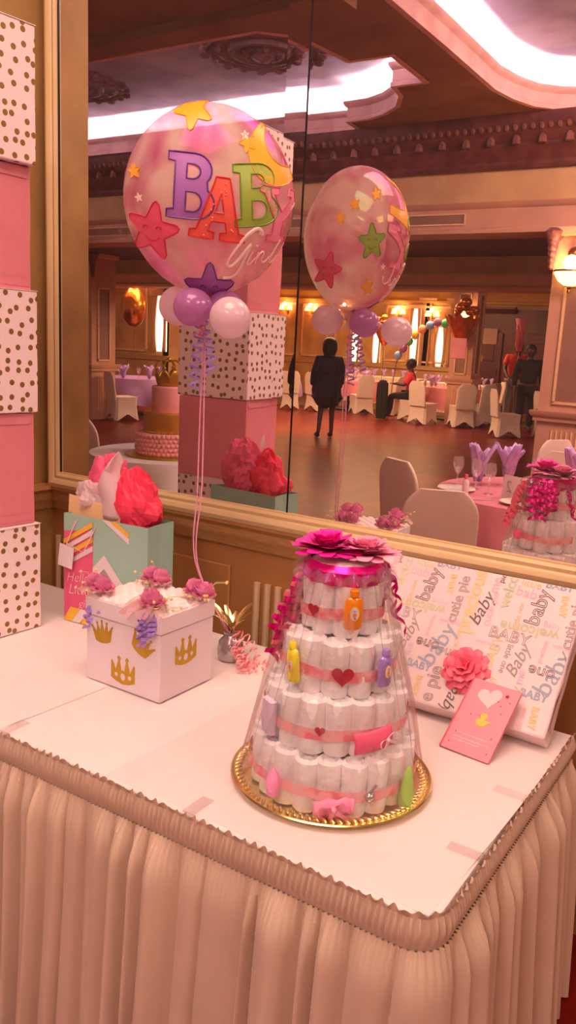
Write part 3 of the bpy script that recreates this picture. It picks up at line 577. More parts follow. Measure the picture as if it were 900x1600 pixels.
def rose(R_, c=(0, 0, 0), seed=0, mi=0, b=None):
    b = b or MB(); q = random.Random(seed)
    for (n, t0, t1, l, w_, z) in ((3, .1, -.5, .8, .55, .25), (5, .4, -.25, .95, .8, .12), (6, .75, -.05, 1.05, .95, .0), (7, 1.1, .25, 1.1, 1.0, -.15), (8, 1.4, .8, 1.05, 1.0, -.25)):
        for i in range(n):
            a = 2*PI*i/n+q.uniform(-.2, .2)+n; petal(b, (c[0], c[1], c[2]+z*R_), a, t0, t1, l*R_*q.uniform(.9, 1.1), w_*R_*1.25, mi, .35, wav=.06)
    return b
def curl_pts(p0, ln, r_, turns, d=(0, 0, -1), seed=0, n=None, sway=.02):
    q = random.Random(seed); d = Vector(d).normalized(); a = d.orthogonal().normalized(); c = d.cross(a); n = n or int(turns*10); P = []
    ph = q.uniform(0, 6)
    for i in range(n+1):
        t_ = i/n; an = ph+2*PI*turns*t_; k = min(1, t_*5); P.append(Vector(p0)+d*ln*t_+a*(r_*k*math.cos(an)+sway*math.sin(t_*5+ph))+c*(r_*k*math.sin(an)+sway*math.sin(t_*4)))
    return P, d
def curl(b, p0, ln, r_, turns, wid, d=(0, 0, -1), seed=0, mi=0, sway=.02):
    P, dd = curl_pts(p0, ln, r_, turns, d, seed, sway=sway); b.ribbon(P, wid, dd, mi)
# ================================================================ GIFT BAG
bagc = Vector((-1.868, 1.928, TZ+.004)); bw, bd, bh = .345, .13, .365
t = thing('gift_bag', 'pink and mint chevron gift bag stuffed with red and white tissue', 'gift bag', bagc, .07)
bag = MB(); a, d_ = bw/2, bd/2
# open-topped shell with pinched gusset
def bagring(z, k): return [(-a, -d_, z), (a, -d_, z), (a-.004*k, 0, z), (a, d_, z), (-a, d_, z), (-a+.02*k, 0, z)]
vs = []; 
for z, k in ((0, 0), (.12, .5), (.25, 1.2), (bh, 2)): vs += bagring(z, k)
bag.add(vs, [(0, 1, 2, 3, 4, 5)]+[(j*6+i, j*6+(i+1) % 6, (j+1)*6+(i+1) % 6, (j+1)*6+i) for j in range(3) for i in range(6)])
bag.build('paper_bag', MT['mint'], t, smooth=False, solid=.002)
cut = -a+.125
def patch(name, polys, parent, y=-d_-.0022, solid=0):
    b = MB(); ms = []
    for pts, mt in polys:
        if mt not in ms: ms.append(mt)
        b.add([(x, y-.0003*k_, z) for k_, (x, z) in enumerate([(p[0], p[1]) for p in pts]) for k_ in (ms.index(mt),)], [tuple(range(len(pts)))], ms.index(mt))
    return b.build(name, ms, parent, smooth=False)
# chevrons on the mint half, cut by a pink side panel with slanted stripes
xm = .02
polys = [([(cut, .200), (0, .250), (.105, .135), (.105, .090), (0, .205), (cut, .155)], MT['white']), ([(cut, .155), (0, .205), (.105, .090), (.105, .065), (0, .180), (cut, .130)], MT['grey']),
         ([(.02, bh), (.10, .32), (.10, .30), (-.01, bh)], MT['white']), ([(.05, bh), (.10, .335), (.10, .32), (.02, bh)], MT['yellow']),
         ([(cut, 0), (a, 0), (a, .03), (cut, .03)], MT['yellow']), ([(cut, 0), (cut+.05, 0), (cut+.09, .03), (cut+.04, .03)], MT['white']), ([(.0, 0), (.05, 0), (.09, .03), (.04, .03)], MT['hotpink'])]
patch('printed_chevrons', polys, t)
sp = [([(-a, .0), (cut, .0), (cut, bh-.04), (-a, bh-.06)], MT['hotpink'])]
patch('pink_side_print', sp, t, -d_-.0012)
st_ = []
for i, (z, mt) in enumerate(((bh-.185, 'white'), (bh-.155, 'yellow'), (bh-.13, 'white'), (bh-.105, 'yellow'))): st_.append(([(-a, z), (cut, z+.075), (cut, z+.093), (-a, z+.016)], MT[mt]))
for i, (x, mt) in enumerate(((-a, 'yellow'), (-a+.035, 'white'), (-a+.075, 'yellow'))):
    st_.append(([(x, .0), (x+.035, 0), (min(cut, x+.075), .05), (min(cut-.01, x+.03), .05)], MT[mt]))
patch('slanted_stripes', st_, t, -d_-.0035)
def text_mesh(s, size, off_=0, shear=0, fill=True, bevel=0, space=1.0, align='CENTER'):
    cu = bpy.data.curves.new('txt', 'FONT'); cu.body = s; cu.size = size; cu.shear = shear; cu.offset = off_; cu.align_x = align; cu.align_y = 'CENTER'; cu.space_character = space; cu.resolution_u = 3
    if not fill: cu.fill_mode = 'NONE'; cu.bevel_depth = bevel; cu.bevel_resolution = 0
    else: cu.extrude = .0002
    o = bpy.data.objects.new('tmp', cu); COL.objects.link(o); me = bpy.data.meshes.new_from_object(o.evaluated_get(bpy.context.evaluated_depsgraph_get())); COL.objects.unlink(o); bpy.data.objects.remove(o); return me
def text_into(b, s, size, M, mi=0, **k):
    me = text_mesh(s, size, **k); b.add([M @ v.co for v in me.vertices], [tuple(p.vertices) for p in me.polygons], mi); bpy.data.meshes.remove(me)
XZ = Matrix(((1, 0, 0, 0), (0, 0, -1, 0), (0, 1, 0, 0), (0, 0, 0, 1)))  # text plane facing -Y
b = MB(); 
text_into(b, 'Hello', .045, Matrix.Translation((cut-.065, -d_-.004, .155)) @ XZ @ Matrix.Rotation(.12, 4, 'Z'), shear=.35, off_=-.0006)
text_into(b, 'Little', .05, Matrix.Translation((cut-.055, -d_-.004, .115)) @ XZ @ Matrix.Rotation(.12, 4, 'Z'), shear=.35, off_=-.0006)
text_into(b, 'girl', .04, Matrix.Translation((cut-.035, -d_-.004, .07)) @ XZ @ Matrix.Rotation(.12, 4, 'Z'), shear=.35, off_=-.0006)
b.build('printed_greeting', MT['organza'] if 0 else MT['wrap'], t, smooth=False, weld=False)
MB().add([(-a+.003, -d_+.012, .25), (cut+.09, -d_+.01, .25), (cut+.09, -d_+.03, bh+.035), (-a-.005, -d_+.03, bh+.058)], [(0, 1, 2, 3)]).build('envelope', MT['cream'], t, smooth=False, solid=.003)
# tag on cord
g = MB().box((0, 0, 0), (.062, .002, .075), (.0, .12, 0)).build('gift_tag', MT['white'], t, bevel=.001, loc=(-a+.024, -d_-.018, .225))
MB().tube([(-a+.02, -d_-.014, .26), (-a+.04, -d_-.008, .31), (-a+.06, -d_-.002, .352)], .0012, 5).build('cord', MT['pinkink'], t)
MB().tube([(-a+.05, -d_, .345), (-a+.03, -d_-.02, .27), (-a+.10, -d_-.02, .25), (-a+.14, -d_-.0, .345)], .0018, 5).build('handle', MT['pinkink'], t)
def tissue(name, mt, c, w_, h_, seed, lean=(0, 0), spread=1.0, thick=.0008, jag=.5):
    q = random.Random(seed); ph = q.uniform(0, 9)
    def P(u, v):
        an = (u-.5)*PI*1.5*spread+ph; rad = (.12+.88*v)*w_/2*(1+.22*math.sin(u*17+ph)*v); 
        top = h_*(1+jag*.35*math.sin(u*9+ph)+jag*.15*math.sin(u*23)) ; z = v*top - .25*h_*max(0, v-.75)*(1+math.sin(u*13))
        n_ = .02*pnoise(Vector((u*6+seed, v*5, 0))); return (c[0]+math.cos(an)*(rad+n_)+lean[0]*v, c[1]+math.sin(an)*(rad*.5+n_)+lean[1]*v, c[2]+z)
    return MB().grid(P, 40, 14).build(name, mt, t, solid=thick)
def puff(name, mt, c, rx, ry, rz, seed, am_=.22, solid=.0):
    b = MB(); q = Vector((seed*3.1, seed, 0))
    def P(u, v):
        a_ = 2*PI*u; p = PI*(v*.97+.015); d = Vector((math.sin(p)*math.cos(a_), math.sin(p)*math.sin(a_), math.cos(p)))
        k = 1+am_*pnoise(d*1.6+q)*1.6+am_*.5*(1-abs(pnoise(d*4.5+q))*2.5)
        return (c[0]+d.x*rx*k, c[1]+d.y*ry*k, c[2]+d.z*rz*k)
    return b.grid(P, 40, 20, closeu=True).build(name, mt, t, smooth=False)
puff('red_tissue', MT['red'], (.065, 0, bh+.045), .093, .05, .108, 4)
puff('rose_tissue', MT['pinktissue'], (-.055, .02, bh+.09), .078, .04, .10, 9, .3)
b = MB()   # white sheet: a tall drawn-up flame-shaped fold
def wt(u, v):
    x = -.155+.20*u*(1-.80*max(0, v-.3)/.7)+.155*v**2.2+.012*math.sin(v*5); top = bh-.03+.25*v*(.45+.55*(1-abs(u-.75)))
    return (x, -.03+.018*math.sin(u*6+v*2), top+.03*(1-v))
b.grid(wt, 22, 18).build('white_tissue', MT['whitetissue'], t, solid=.0008)
puff('white_tissue', MT['whitetissue'], (-.10, -.01, bh+.045), .055, .035, .055, 6, .35)
# ================================================================ CARD BOX WITH CROWNS
cb0 = Vector((-1.345, 1.550, 0)); exl = Vector((-1.623+1.345, 1.553-1.550, 0)); ang = math.atan2(-.003, .278)
W_, D_, H_ = .278, .222, .236
t = thing('card_box', 'white square card box with gold crowns and four rose clusters on its lid', 'card box', (-1.484, 1.553+D_/2-.002, TZ+.0045), -.012)
bx = MB(); bx.box((0, 0, (H_-.05)/2), (W_-.006, D_-.006, H_-.05)); bx.build('box_body', MT['white'], t, bevel=.0015)
MB().box((0, 0, H_-.024), (W_, D_, .046)).build('lid', MT['white'], t, bevel=.0015)
b = MB()
for k_, (x0, y0) in enumerate([(i, j) for i in range(7) for j in range(12)]):   # gathered satin top
    x = -W_/2+.022+x0*.039+(.019 if y0 % 2 else 0); y = -D_/2+.01+y0*.0183
    if x > W_/2-.012: continue
    b.grid(lambda u, v, x=x, y=y: (x+(u-.5)*.042, y+(v-.5)*.020, H_-.002+.0125*math.sin(PI*u)**.6*math.sin(PI*v)**.6), 6, 6)
b.box((0, 0, H_+.001), (W_-.012, D_-.012, .004)); b.build('smocked_satin_top', MT['satin'], t)
b = MB()
for i in range(70):
    x = -W_/2+W_*i/69; b.sphere((x, -D_/2+.003, H_+.001), .0022, 6, 4); 
b.build('pearl_trim', MT['wrap'], t)
CR = [(-.5, -.30), (-.5, .22), (-.46, .28), (-.42, .22), (-.30, -.02), (-.20, .32), (-.25, .38), (-.17, .47), (-.09, .38), (-.13, .32), (-.06, 0), (0, .02), (.06, 0), (.13, .32), (.09, .38), (.17, .47), (.25, .38), (.20, .32), (.30, -.02), (.42, .22), (.46, .28), (.5, .22), (.5, -.30), (.25, -.40), (0, -.44), (-.25, -.40)]
CR2 = [(-.38, -.35), (-.52, .14), (-.57, .2), (-.52, .25), (-.47, .2), (-.30, -.0), (-.26, .26), (-.31, .33), (-.25, .39), (-.19, .33), (-.21, .26), (-.1, .03), (-.03, .33), (-.06, .4), (0, .47), (.06, .4), (.03, .33), (.1, .03), (.21, .26), (.19, .33), (.25, .39), (.31, .33), (.26, .26), (.30, 0), (.47, .2), (.52, .25), (.57, .2), (.52, .14), (.38, -.35), (.2, -.42), (0, -.44), (-.2, -.42)]
def flat_poly(name, P, holes, th):
    cu = bpy.data.curves.new(name, 'CURVE'); cu.dimensions = '2D'; cu.fill_mode = 'BOTH'; cu.extrude = th/2
    for Q in [P]+holes:
        s = cu.splines.new('POLY'); s.points.add(len(Q)-1); s.use_cyclic_u = True
        for i, (x, y) in enumerate(Q): s.points[i].co = (x, y, 0, 1)
    o = bpy.data.objects.new('tmp', cu); COL.objects.link(o); me = bpy.data.meshes.new_from_object(o.evaluated_get(bpy.context.evaluated_depsgraph_get())); COL.objects.unlink(o); bpy.data.objects.remove(o)
    return me
def circ(x, y, r, n=14, sy_=1): return [(x+r*math.cos(2*PI*i/n), y+r*sy_*math.sin(2*PI*i/n)) for i in range(n)]
def decal(P, holes, M, name, mt, parent, th=.0006):
    me = flat_poly(name, P, holes, th/max(M.to_scale()[0], 1e-6)); me.transform(M); me.materials.clear(); me.materials.append(mt); o = bpy.data.objects.new(name, me); COL.objects.link(o); o.parent = parent; return o
front = lambda u, z, rot, s: Matrix.Translation((-W_/2+u, -D_/2+.003-.0004, z)) @ XZ @ Matrix.Rotation(rot, 4, 'Z') @ Matrix.Scale(s, 4)
YZ = Matrix(((0, 0, 1, 0), (1, 0, 0, 0), (0, 1, 0, 0), (0, 0, 0, 1)))
side = lambda u, z, rot, s: Matrix.Translation((W_/2-.003+.0004, -D_/2+u, z)) @ YZ @ Matrix.Rotation(rot, 4, 'Z') @ Matrix.Scale(s, 4)
decal(CR2, [], front(.064, .148, .12, .074), 'gold_crown', MT['gold'], t)
decal(CR2, [], front(.212, .150, -.52, .078), 'gold_crown', MT['gold'], t)
decal(CR, [circ(-.28, -.17, .07), circ(0, -.2, .1, sy_=1.2), circ(.28, -.17, .07)], front(.142, .055, 0, .088), 'gold_crown', MT['gold'], t)
decal(CR, [circ(-.28, -.17, .07), circ(0, -.2, .1, sy_=1.2), circ(.28, -.17, .07)], side(.105, .118, .0, .088), 'gold_crown', MT['gold'], t)
def cluster(name, x, y, n, seed, curls, rz=0, rib=True):
    q = random.Random(seed); c = empty('rose_cluster', (x, y, H_+.006), rz); c.parent = t
    for i in range(n):
        ox, oy = (0, 0) if n == 1 else ((-.021, .005) if i == 0 else (.021, -.003))
        rb = rose(.041 if n == 1 else .035, (ox, oy, .016), seed+i); rb.build('rose', MT['flowerpink'], c)
    b = MB()
    for i in range(7): petal(b, (0, 0, .006), 2*PI*i/7+.3, 1.2, 1.6, .05, .024, 0, .2)
    b.build('leaf', MT['leaf'], c)
    if rib:
        b = MB(); kk = 1.0 if n == 1 else .62
        for a_, l, w_ in ((-2.2, .085, .05), (-1.2, .08, .045), (-2.9, .075, .045), (-.5, .07, .04), (-1.7, .09, .04)): petal(b, (0, 0, .012), a_-rz+(1.2 if y > 0 else 0), 1.35, 2.5 if n == 1 else 1.9, l*kk, w_*kk, 0, .5, wav=.15)
        b.build('organza_bow', MT['organza'], c)
    b = MB(); b2 = MB()
    for i in range(6):
        a_ = q.uniform(-.9, .9)+(0 if x > 0 else PI); l = q.uniform(.045, .08); zz = q.uniform(-.02, .04); p = (math.cos(a_)*l, math.sin(a_)*l, .02+zz); b2.tube([(0, 0, .01), (p[0]*.6, p[1]*.6, .02+zz), p], .0008, 4); b.sphere(p, .0042, 8, 6)
    b.build('pearl_spray', MT['pearl'], c); b2.build('wire_stem', MT['leaf'], c)
    if curls:
        b = MB()
        for i in range(curls):
            dx = q.uniform(-.03, .03); curl(b, (dx, -.012-q.uniform(0, .012), .0), q.uniform(.05, .10), .009, q.uniform(3, 5), .008, (q.uniform(-.2, .2), -.25, -1), seed*7+i, sway=.004)
        b.build('curly_ribbon', MT['lilac'], c)
cluster('a', -W_/2+.02, -D_/2+.03, 2, 1, 5)
cluster('b', W_/2-.055, -D_/2+.022, 1, 2, 7)
cluster('c', -W_/2+.085, D_/2-.03, 2, 3, 0)
cluster('d', W_/2-.02, D_/2-.045, 2, 4, 0)
# balloon weight behind the card box
t = thing('balloon_weight', 'foil-wrapped balloon weight with curled pink ribbon behind the card box', 'balloon weight', (-1.40, 1.93, TZ+.0045))
b = MB(); b.lathe([(.001, 0), (.036, 0), (.04, .02), (.036, .055), (.018, .075), (.022, .085)], (0, 0, 0), 18, fn=lambda a, z: 1+.06*math.sin(9*a+z*60)); b.build('foil_base', MT['silver'], t)
b = MB()
for i in range(10): petal(b, (0, 0, .08), i*.63, .5, 1.2, .075+.02*(i % 3), .02, 0, .2)
b.build('foil_frill', MT['tray'], t)
b = MB()
for i in range(7): curl(b, (0.02, -.02, .05-.005*i), .10+.01*i, .011, 5, .006, (1, -.8+.25*i, -.35), i, sway=.006)
for i in range(3): curl(b, (.0, .0, .09), .12, .014, 5, .005, (.55, -.3+.3*i, -.5), 20+i, sway=.01)
b.build('curly_ribbon', MT['softpink'], t)
# ================================================================ BALLOONS
BC = Vector((-1.500, 1.885, 2.075)); BR = Vector((.232, .232, .243))
t = thing('bubble_balloon', 'clear pink bubble balloon printed BABY Girl with stars and a moon', 'balloon', BC)
HF = Vector((-BC.x, -BC.y, 0)).normalized(); HR = Vector((-HF.y, HF.x, 0))
def bshape(d):  # direction -> surface point (slightly pear-shaped)
    a_, c_ = d.dot(HR), d.dot(HF); q_ = HR*(a_*.232)+HF*(c_*.178)
    return Vector((q_.x, q_.y, d.z*BR.z - (.03*max(0, -d.z-.6))))
b = MB(); b.grid(lambda u, v: bshape(Vector((math.sin(PI*v)*math.cos(2*PI*u), math.sin(PI*v)*math.sin(2*PI*u), -math.cos(PI*v)))), 64, 40, closeu=True); b.build('bubble_film', MT['bubble'], t)
MB().lathe([(.05, .05), (.025, .02), (.014, 0), (.02, -.02), (.03, -.03)], (0, 0, -BR.z-.045), 16, cap=False).build('tied_neck', MT['bubble'], t)
dF = (Vector((0, 0, 1.70))-BC).normalized(); 
bR_ = Vector((math.cos(math.atan2(dF.x, -dF.y)), math.sin(math.atan2(dF.x, -dF.y)), 0)).normalized(); bU = bR_.cross(dF)*-1
if bU.z < 0: bU = -bU
F2 = (Vector((0, 2*2.31, 1.70))-BC).normalized(); R2_ = Vector((F2.y, -F2.x, 0)).normalized(); U2_ = Vector((0, 0, 1))
U2_ = (U2_-F2*U2_.dot(F2)).normalized()
def onb(x, y, lift=1.004, F=dF, Rt=bR_, U=bU):
    rr_ = math.hypot(x, y); 
    if rr_ > .995: x, y = x/rr_*.995, y/rr_*.995; rr_ = .995
    d = Rt*x+U*y+F*math.sqrt(max(0, 1-x*x-y*y)); return bshape(d.normalized())*lift
def bdecal(name, P, holes, mt, cx, cy_, s, rot=0, lift=1.006, outline=None, ow=.0035, back=False):
    me = flat_poly(name, P, holes, .0001); bm = bmesh.new(); bm.from_mesh(me)
    bm.faces.ensure_lookup_table(); bmesh.ops.delete(bm, geom=[f for f in bm.faces if f.normal.z < .5], context='FACES')
    bmesh.ops.triangulate(bm, faces=bm.faces)
    for _ in range(4):
        es_ = [e for e in bm.edges if e.calc_length()*s > .07]
        if not es_: break
        bmesh.ops.subdivide_edges(bm, edges=es_, cuts=1); bmesh.ops.triangulate(bm, faces=[f for f in bm.faces if len(f.verts) > 3])
    c_, s_ = math.cos(rot), math.sin(rot); kw = dict(F=F2, Rt=R2_, U=U2_) if back else {}
    f = lambda x, y, l: onb(cx+s*(x*c_-y*s_), cy_+s*(x*s_+y*c_), l, **kw)
    for v in bm.verts: v.co = f(v.co.x, v.co.y, lift)
    bm.to_mesh(me); bm.free(); me.materials.clear(); me.materials.append(mt); o = bpy.data.objects.new(name, me); COL.objects.link(o); o.parent = t
    if outline:
        b = MB()
        for Q in [P]+holes:
            pts = []
            for i in range(len(Q)):
                a_, c2 = Q[i], Q[(i+1) % len(Q)]; n_ = max(1, int(math.hypot(c2[0]-a_[0], c2[1]-a_[1])*s/.05))
                for k_ in range(n_): pts.append(f(a_[0]+(c2[0]-a_[0])*k_/n_, a_[1]+(c2[1]-a_[1])*k_/n_, lift+.001))
            b.tube(pts, ow*.5, 5, closed=True)
        b.build(name+'_outline', outline, o)
    return o
def arc(cx, cy_, rx, ry, a0, a1, n=8): return [(cx+rx*math.cos(math.radians(a0+(a1-a0)*i/n)), cy_+ry*math.sin(math.radians(a0+(a1-a0)*i/n))) for i in range(n+1)]
LB = [(-.42, .5), (-.42, .38), (-.30, .36), (-.30, -.36), (-.42, -.38), (-.42, -.5)] + arc(.05, -.24, .34, .26, -90, 50) + arc(.02, .25, .30, .25, -40, 90)
LBh = [[(-.10, .34)]+arc(.0, .23, .13, .11, 90, -90)+[(-.10, .12)], [(-.10, -.08)]+arc(.02, -.23, .15, .15, 90, -90)+[(-.10, -.38)]]
LA = [(-.12, .5), (.12, .5), (.38, -.36), (.5, -.38), (.5, -.5), (.05, -.5), (.05, -.38), (.16, -.36), (.12, -.2), (-.12, -.2), (-.17, -.36), (-.06, -.38), (-.06, -.5), (-.5, -.5), (-.5, -.38), (-.38, -.36), (-.14, .40)]
LAh = [[(0, .26), (-.08, -.06), (.08, -.06)]]
LY = [(-.5, .5), (-.5, .38), (-.40, .36), (-.10, -.08), (-.10, -.36), (-.2, -.38), (-.2, -.5), (.2, -.5), (.2, -.38), (.1, -.36), (.1, -.08), (.38, .36), (.48, .38), (.48, .5), (.12, .5), (.12, .38), (.2, .36), (.02, .08), (-.18, .36), (-.1, .38), (-.1, .5)]
def star(n=5, r1=.5, r2=.25, ph=90, rnd=1):
    P = []
    for i in range(n*2):
        a_ = math.radians(ph+180*i/n); r_ = r1 if i % 2 == 0 else r2
        if i % 2 == 0 and rnd:
            for k_ in (-7, 0, 7): P.append(((r_-(.04 if k_ else 0))*math.cos(a_+math.radians(k_)), (r_-(.04 if k_ else 0))*math.sin(a_+math.radians(k_))))
        else: P.append((r_*math.cos(a_), r_*math.sin(a_)))
    return P
# photo offsets from balloon centre (327,313) in units of radius 127 px
U_ = lambda px, py: ((px-327)/127, (313-py)/133)
def LT(nm, P, H, mt, ol, px, py, s, rot): x, y = U_(px, py); return bdecal(nm, P, H, mt, x, y, s, rot, outline=ol, ow=.005)
LT('letter_b', LB, LBh, MT['b_purple'], MT['b_purpleo'], 303, 293, .64, -.03)
lg = LT('letter_b', LB, LBh, MT['b_green'], MT['b_greeno'], 394, 299, .62, .08)
la = bdecal('letter_a', LA, LAh, MT['b_orange'], *U_(342, 320), .62, -.08, lift=1.010, outline=MT['b_orangeo'], ow=.005)
b = MB(); q = random.Random(5)
for i in range(60):
    x, y = q.uniform(-.4, .4), q.uniform(-.48, .48)
    if (abs(x) < .06+.26*(.5-y)*.9 and abs(x) > .06+.22*(.1-y) if y < .1 else abs(x) < .1+.1*(.5-y)) :
        X, Y = U_(342, 320); b.sphere(onb(X+.62*x, Y+.62*y, 1.012), .0026, 6, 4)
b.build('polka_dots', MT['b_dot'], la)
LT('letter_y', LY, [], MT['b_pink'], MT['b_pinko'], 429, 326, .56, -.14)
def face(o, X, Y, s, mt, back=False):
    kw = dict(F=F2, Rt=R2_, U=U2_) if back else {}; b = MB()
    for sx_ in (-1, 1): b.tube([onb(X+sx_*.12*s+.05*s*math.cos(a_), Y+.04*s+.05*s*math.sin(a_), 1.010, **kw) for a_ in (0, .8, 1.57, 2.3, 3.14)], .0012, 4)
    b.tube([onb(X+.13*s*math.cos(a_), Y-.08*s+.09*s*math.sin(a_), 1.010, **kw) for a_ in (3.4, 3.9, 4.7, 5.5, 6.0)], .0012, 4); b.build('smiling_face', mt, o)
def stars(px, py, s, mt, ol, rot=0, fc=False, back=False, **k):
    x, y = U_(px, py); o = bdecal('printed_star', star(), [], mt, x, y, s, rot, outline=ol, ow=.004 if s > .3 else .002, lift=1.006, back=back)
    if fc: face(o, x, y, s, ol, back)
stars(248, 357, .62, MT['b_star'], MT['b_staro'], -.15, True)
stars(331, 432, .60, MT['b_purple'], MT['b_purpleo'], .0, True)
stars(301, 193, .44, MT['b_yellow'], MT['b_yellowo'], .5)
stars(220, 280, .16, MT['b_yellow'], MT['b_yellowo'], .2); stars(378, 232, .20, MT['b_yellow'], MT['b_yellowo'], .4); stars(374, 222, .10, MT['b_white'], None, .1); stars(228, 314, .10, MT['b_white'], None, .3); stars(417, 413, .14, MT['b_yellow'], None, .9)
x, y = U_(424, 250); bdecal('printed_moon', arc(0, 0, .5, .5, -120, 120, 18)+arc(-.26, 0, .40, .42, 95, -95, 16), [], MT['b_yellow'], x-.01, y+.07, .68, -2.3, outline=MT['b_yellowo'], ow=.003)
# back side prints (seen in the mirror)
for (x, y, s, mt, ol, rot, fc) in ((.20, -.02, .50, 'b_green', 'b_greeno', .1, 1), (-.55, -.42, .52, 'b_star', 'b_staro', -.2, 1), (-.38, .28, .19, 'b_yellow', 'b_yellowo', 0, 0), (-.14, .46, .19, 'b_yellow', 'b_yellowo', .3, 0), (.24, .60, .20, 'b_yellow', 'b_yellowo', .2, 0), (.2, -.62, .24, 'b_yellow', 'b_yellowo', .3, 0), (.45, -.35, .1, 'b_white', None, .1, 0)):
    o = bdecal('printed_star', star(), [], MT[mt], x, y, s, rot, outline=MT[ol] if ol else None, ow=.004 if s > .3 else .002, back=True)
    if fc: face(o, x, y, s, MT[ol], True)
# script word painted with swept strokes
def stroke(pts, r_): return pts, r_
GW = [[(398, 348), (404, 352), (402, 346), (394, 344), (380, 355), (369, 370), (358, 386), (356, 394), (362, 395), (374, 384), (388, 366), (380, 384), (372, 402), (362, 411), (350, 412)],
      [(392, 376), (386, 386), (384, 393), (390, 391), (396, 384)], [(397, 367), (398, 368)],
      [(400, 377), (397, 386), (395, 394)], [(397, 386), (401, 380), (406, 376), (408, 379), (405, 386), (407, 391), (412, 389), (417, 383)],
      [(432, 360), (424, 374), (417, 388), (419, 393), (425, 389), (429, 384)], [(433, 386), (435, 387)]]
def smoothp(P, n=5):
    out = []
    for i in range(len(P)-1):
        p0, p1, p2, p3 = P[max(i-1, 0)], P[i], P[i+1], P[min(i+2, len(P)-1)]
        for k_ in range(n):
            t_ = k_/n; out.append(tuple(.5*((2*p1[j])+(-p0[j]+p2[j])*t_+(2*p0[j]-5*p1[j]+4*p2[j]-p3[j])*t_*t_+(-p0[j]+3*p1[j]-3*p2[j]+p3[j])*t_**3) for j in range(len(p1))))
    return out+[P[-1]]
b = MB()
for k_, P in enumerate(GW):
    pts = [onb(*U_(px, py), 1.014) for px, py in smoothp(P)]; b.tube(pts, (lambda u: .0028+.0022*abs(math.sin(u*7))) if k_ == 0 else .0026, 6)
b.build('script_lettering', MT['b_white'], t)
b = MB()
sx0 = [Vector((0, 0, -BR.z-.06)), Vector((.004, .0, -.55)), Vector((.006, .0, -.80)), Vector((-.003, .0, -1.03)), Vector((.09, .035, -1.235))]
b.tube(smoothp([tuple(p) for p in sx0], 6), .0022, 5); b.tube(smoothp([tuple(p+Vector((-.016*math.sin(i*.9), 0, 0))) for i, p in enumerate(sx0)], 6), .0022, 5); b.build('string', MT['string'], t)
b = MB(); curl(b, (-.005, -.03, -.30), .22, .016, 8, .007, (.02, 0, -1), 5, sway=.006); curl(b, (.02, -.03, -.30), .17, .014, 7, .007, (.15, 0, -1), 8, sway=.006); curl(b, (.02, -.04, -.25), .12, .010, 6, .006, (0, 0, -1), 9, 1, sway=.004); b.build('curly_ribbon', [MT['lilac'], MT['softpink']], t)
def latex(loc, r_, mt, label, lean):
    t = thing('latex_balloon', label, 'balloon', loc, 0, 'small latex balloons under the bubble balloon')
    d = Vector(lean).normalized(); M = d.to_track_quat('Z', 'Y').to_matrix()
    pr = [(max(1e-5, r_*math.sin(PI*j/18)*(1 if j > 9 else 1-.10*((9-j)/9)**2)), -r_*math.cos(PI*j/18)*(1.12 if j < 9 else 1.0)) for j in range(19)]
    MB().lathe(pr, (0, 0, 0), 32, M, cap=False).build('balloon_skin', mt, t)
    b = MB(); b.lathe([(.004, -.014), (.009, -.012), (.005, 0), (.01, .012)], M @ Vector((0, 0, -r_*1.12-.005)), 10, M); b.build('knot', mt, t)
latex((-1.349, 1.80, 1.757), .054, MT['wbal'], 'small white balloon at the right under the bubble balloon', (.8, -.3, -.3))
latex((-1.48, 1.80, 1.782), .051, MT['lbal'], 'small lilac balloon at the front under the bubble balloon', (-.5, -.8, -.1))
latex((-1.60, 1.885, 1.788), .056, MT['wbal'], 'small white balloon at the left, half hidden behind the lilac one', (-.9, .2, -.1))
latex((-1.44, 1.90, 1.785), .050, MT['lbal'], 'small lilac balloon at the back under the bubble balloon', (.3, .9, -.1))
# ================================================================ TRAY AND DIAPER CAKE
CK = Vector((-.806, 1.513, TZ+.0035))
t = thing('serving_tray', 'round gold tray with rope-twist rim under the diaper cake', 'tray', CK)
MB().lathe([(.001, .002), (.17, .002), (.185, .004), (.197, .010), (.212, .014), (.222, .016), (.225, .014), (.222, .011), (.205, .008), (.19, .0), (.17, 0), (.001, 0)], (0, 0, 0), 96, cap=False).build('tray_plate', MT['tray'], t)
b = MB()
for i in range(84):
    a_ = 2*PI*i/84; M = Matrix.Rotation(a_, 3, 'Z') @ Matrix.Rotation(.7, 3, 'Z'); c = Vector((math.cos(a_)*.206, math.sin(a_)*.206, .015)); b.sphere(c, .006, 8, 5, M=M @ Matrix.Diagonal((2.0, .75, .8)))
b.build('rope_rim', MT['tray'], t)
cake = thing('diaper_cake', 'five-tiered diaper cake with ribbons, hearts and bottles wrapped in cellophane', 'diaper cake', CK+Vector((0, 0, .004)))
def diaper_mesh(r_, h, seed):
    b = MB(); q = Vector((seed*2.3, seed, 0))
    n = 20; prof = [(.001, .002), (r_*1.0, .0), (r_*1.1, .004), (r_*1.13, .02), (r_*1.11, h*.42), (r_*1.06, h*.5), (r_*1.11, h*.58), (r_*1.15, h-.016), (r_*1.10, h-.004), (r_*.8, h+.002), (r_*.62, h-.010), (r_*.45, h-.004), (r_*.3, h-.010), (.001, h-.006)]
    vs_f = lambda a, z: 1+.05*pnoise(Vector((math.cos(a), math.sin(a), z*14))*1.6+q)+.03*math.sin(a*2+seed)
    b.lathe(prof, (0, 0, 0), n, cap=False, fn=vs_f); return b
protos = [diaper_mesh(.0235, .116, i).build('rolled_diaper', MT['diaper'], cake) for i in range(3)]
tiers = [(.000, .155, 20), (.117, .127, 16), (.234, .096, 12), (.351, .060, 8)]
first = [True]*3; q = random.Random(11)
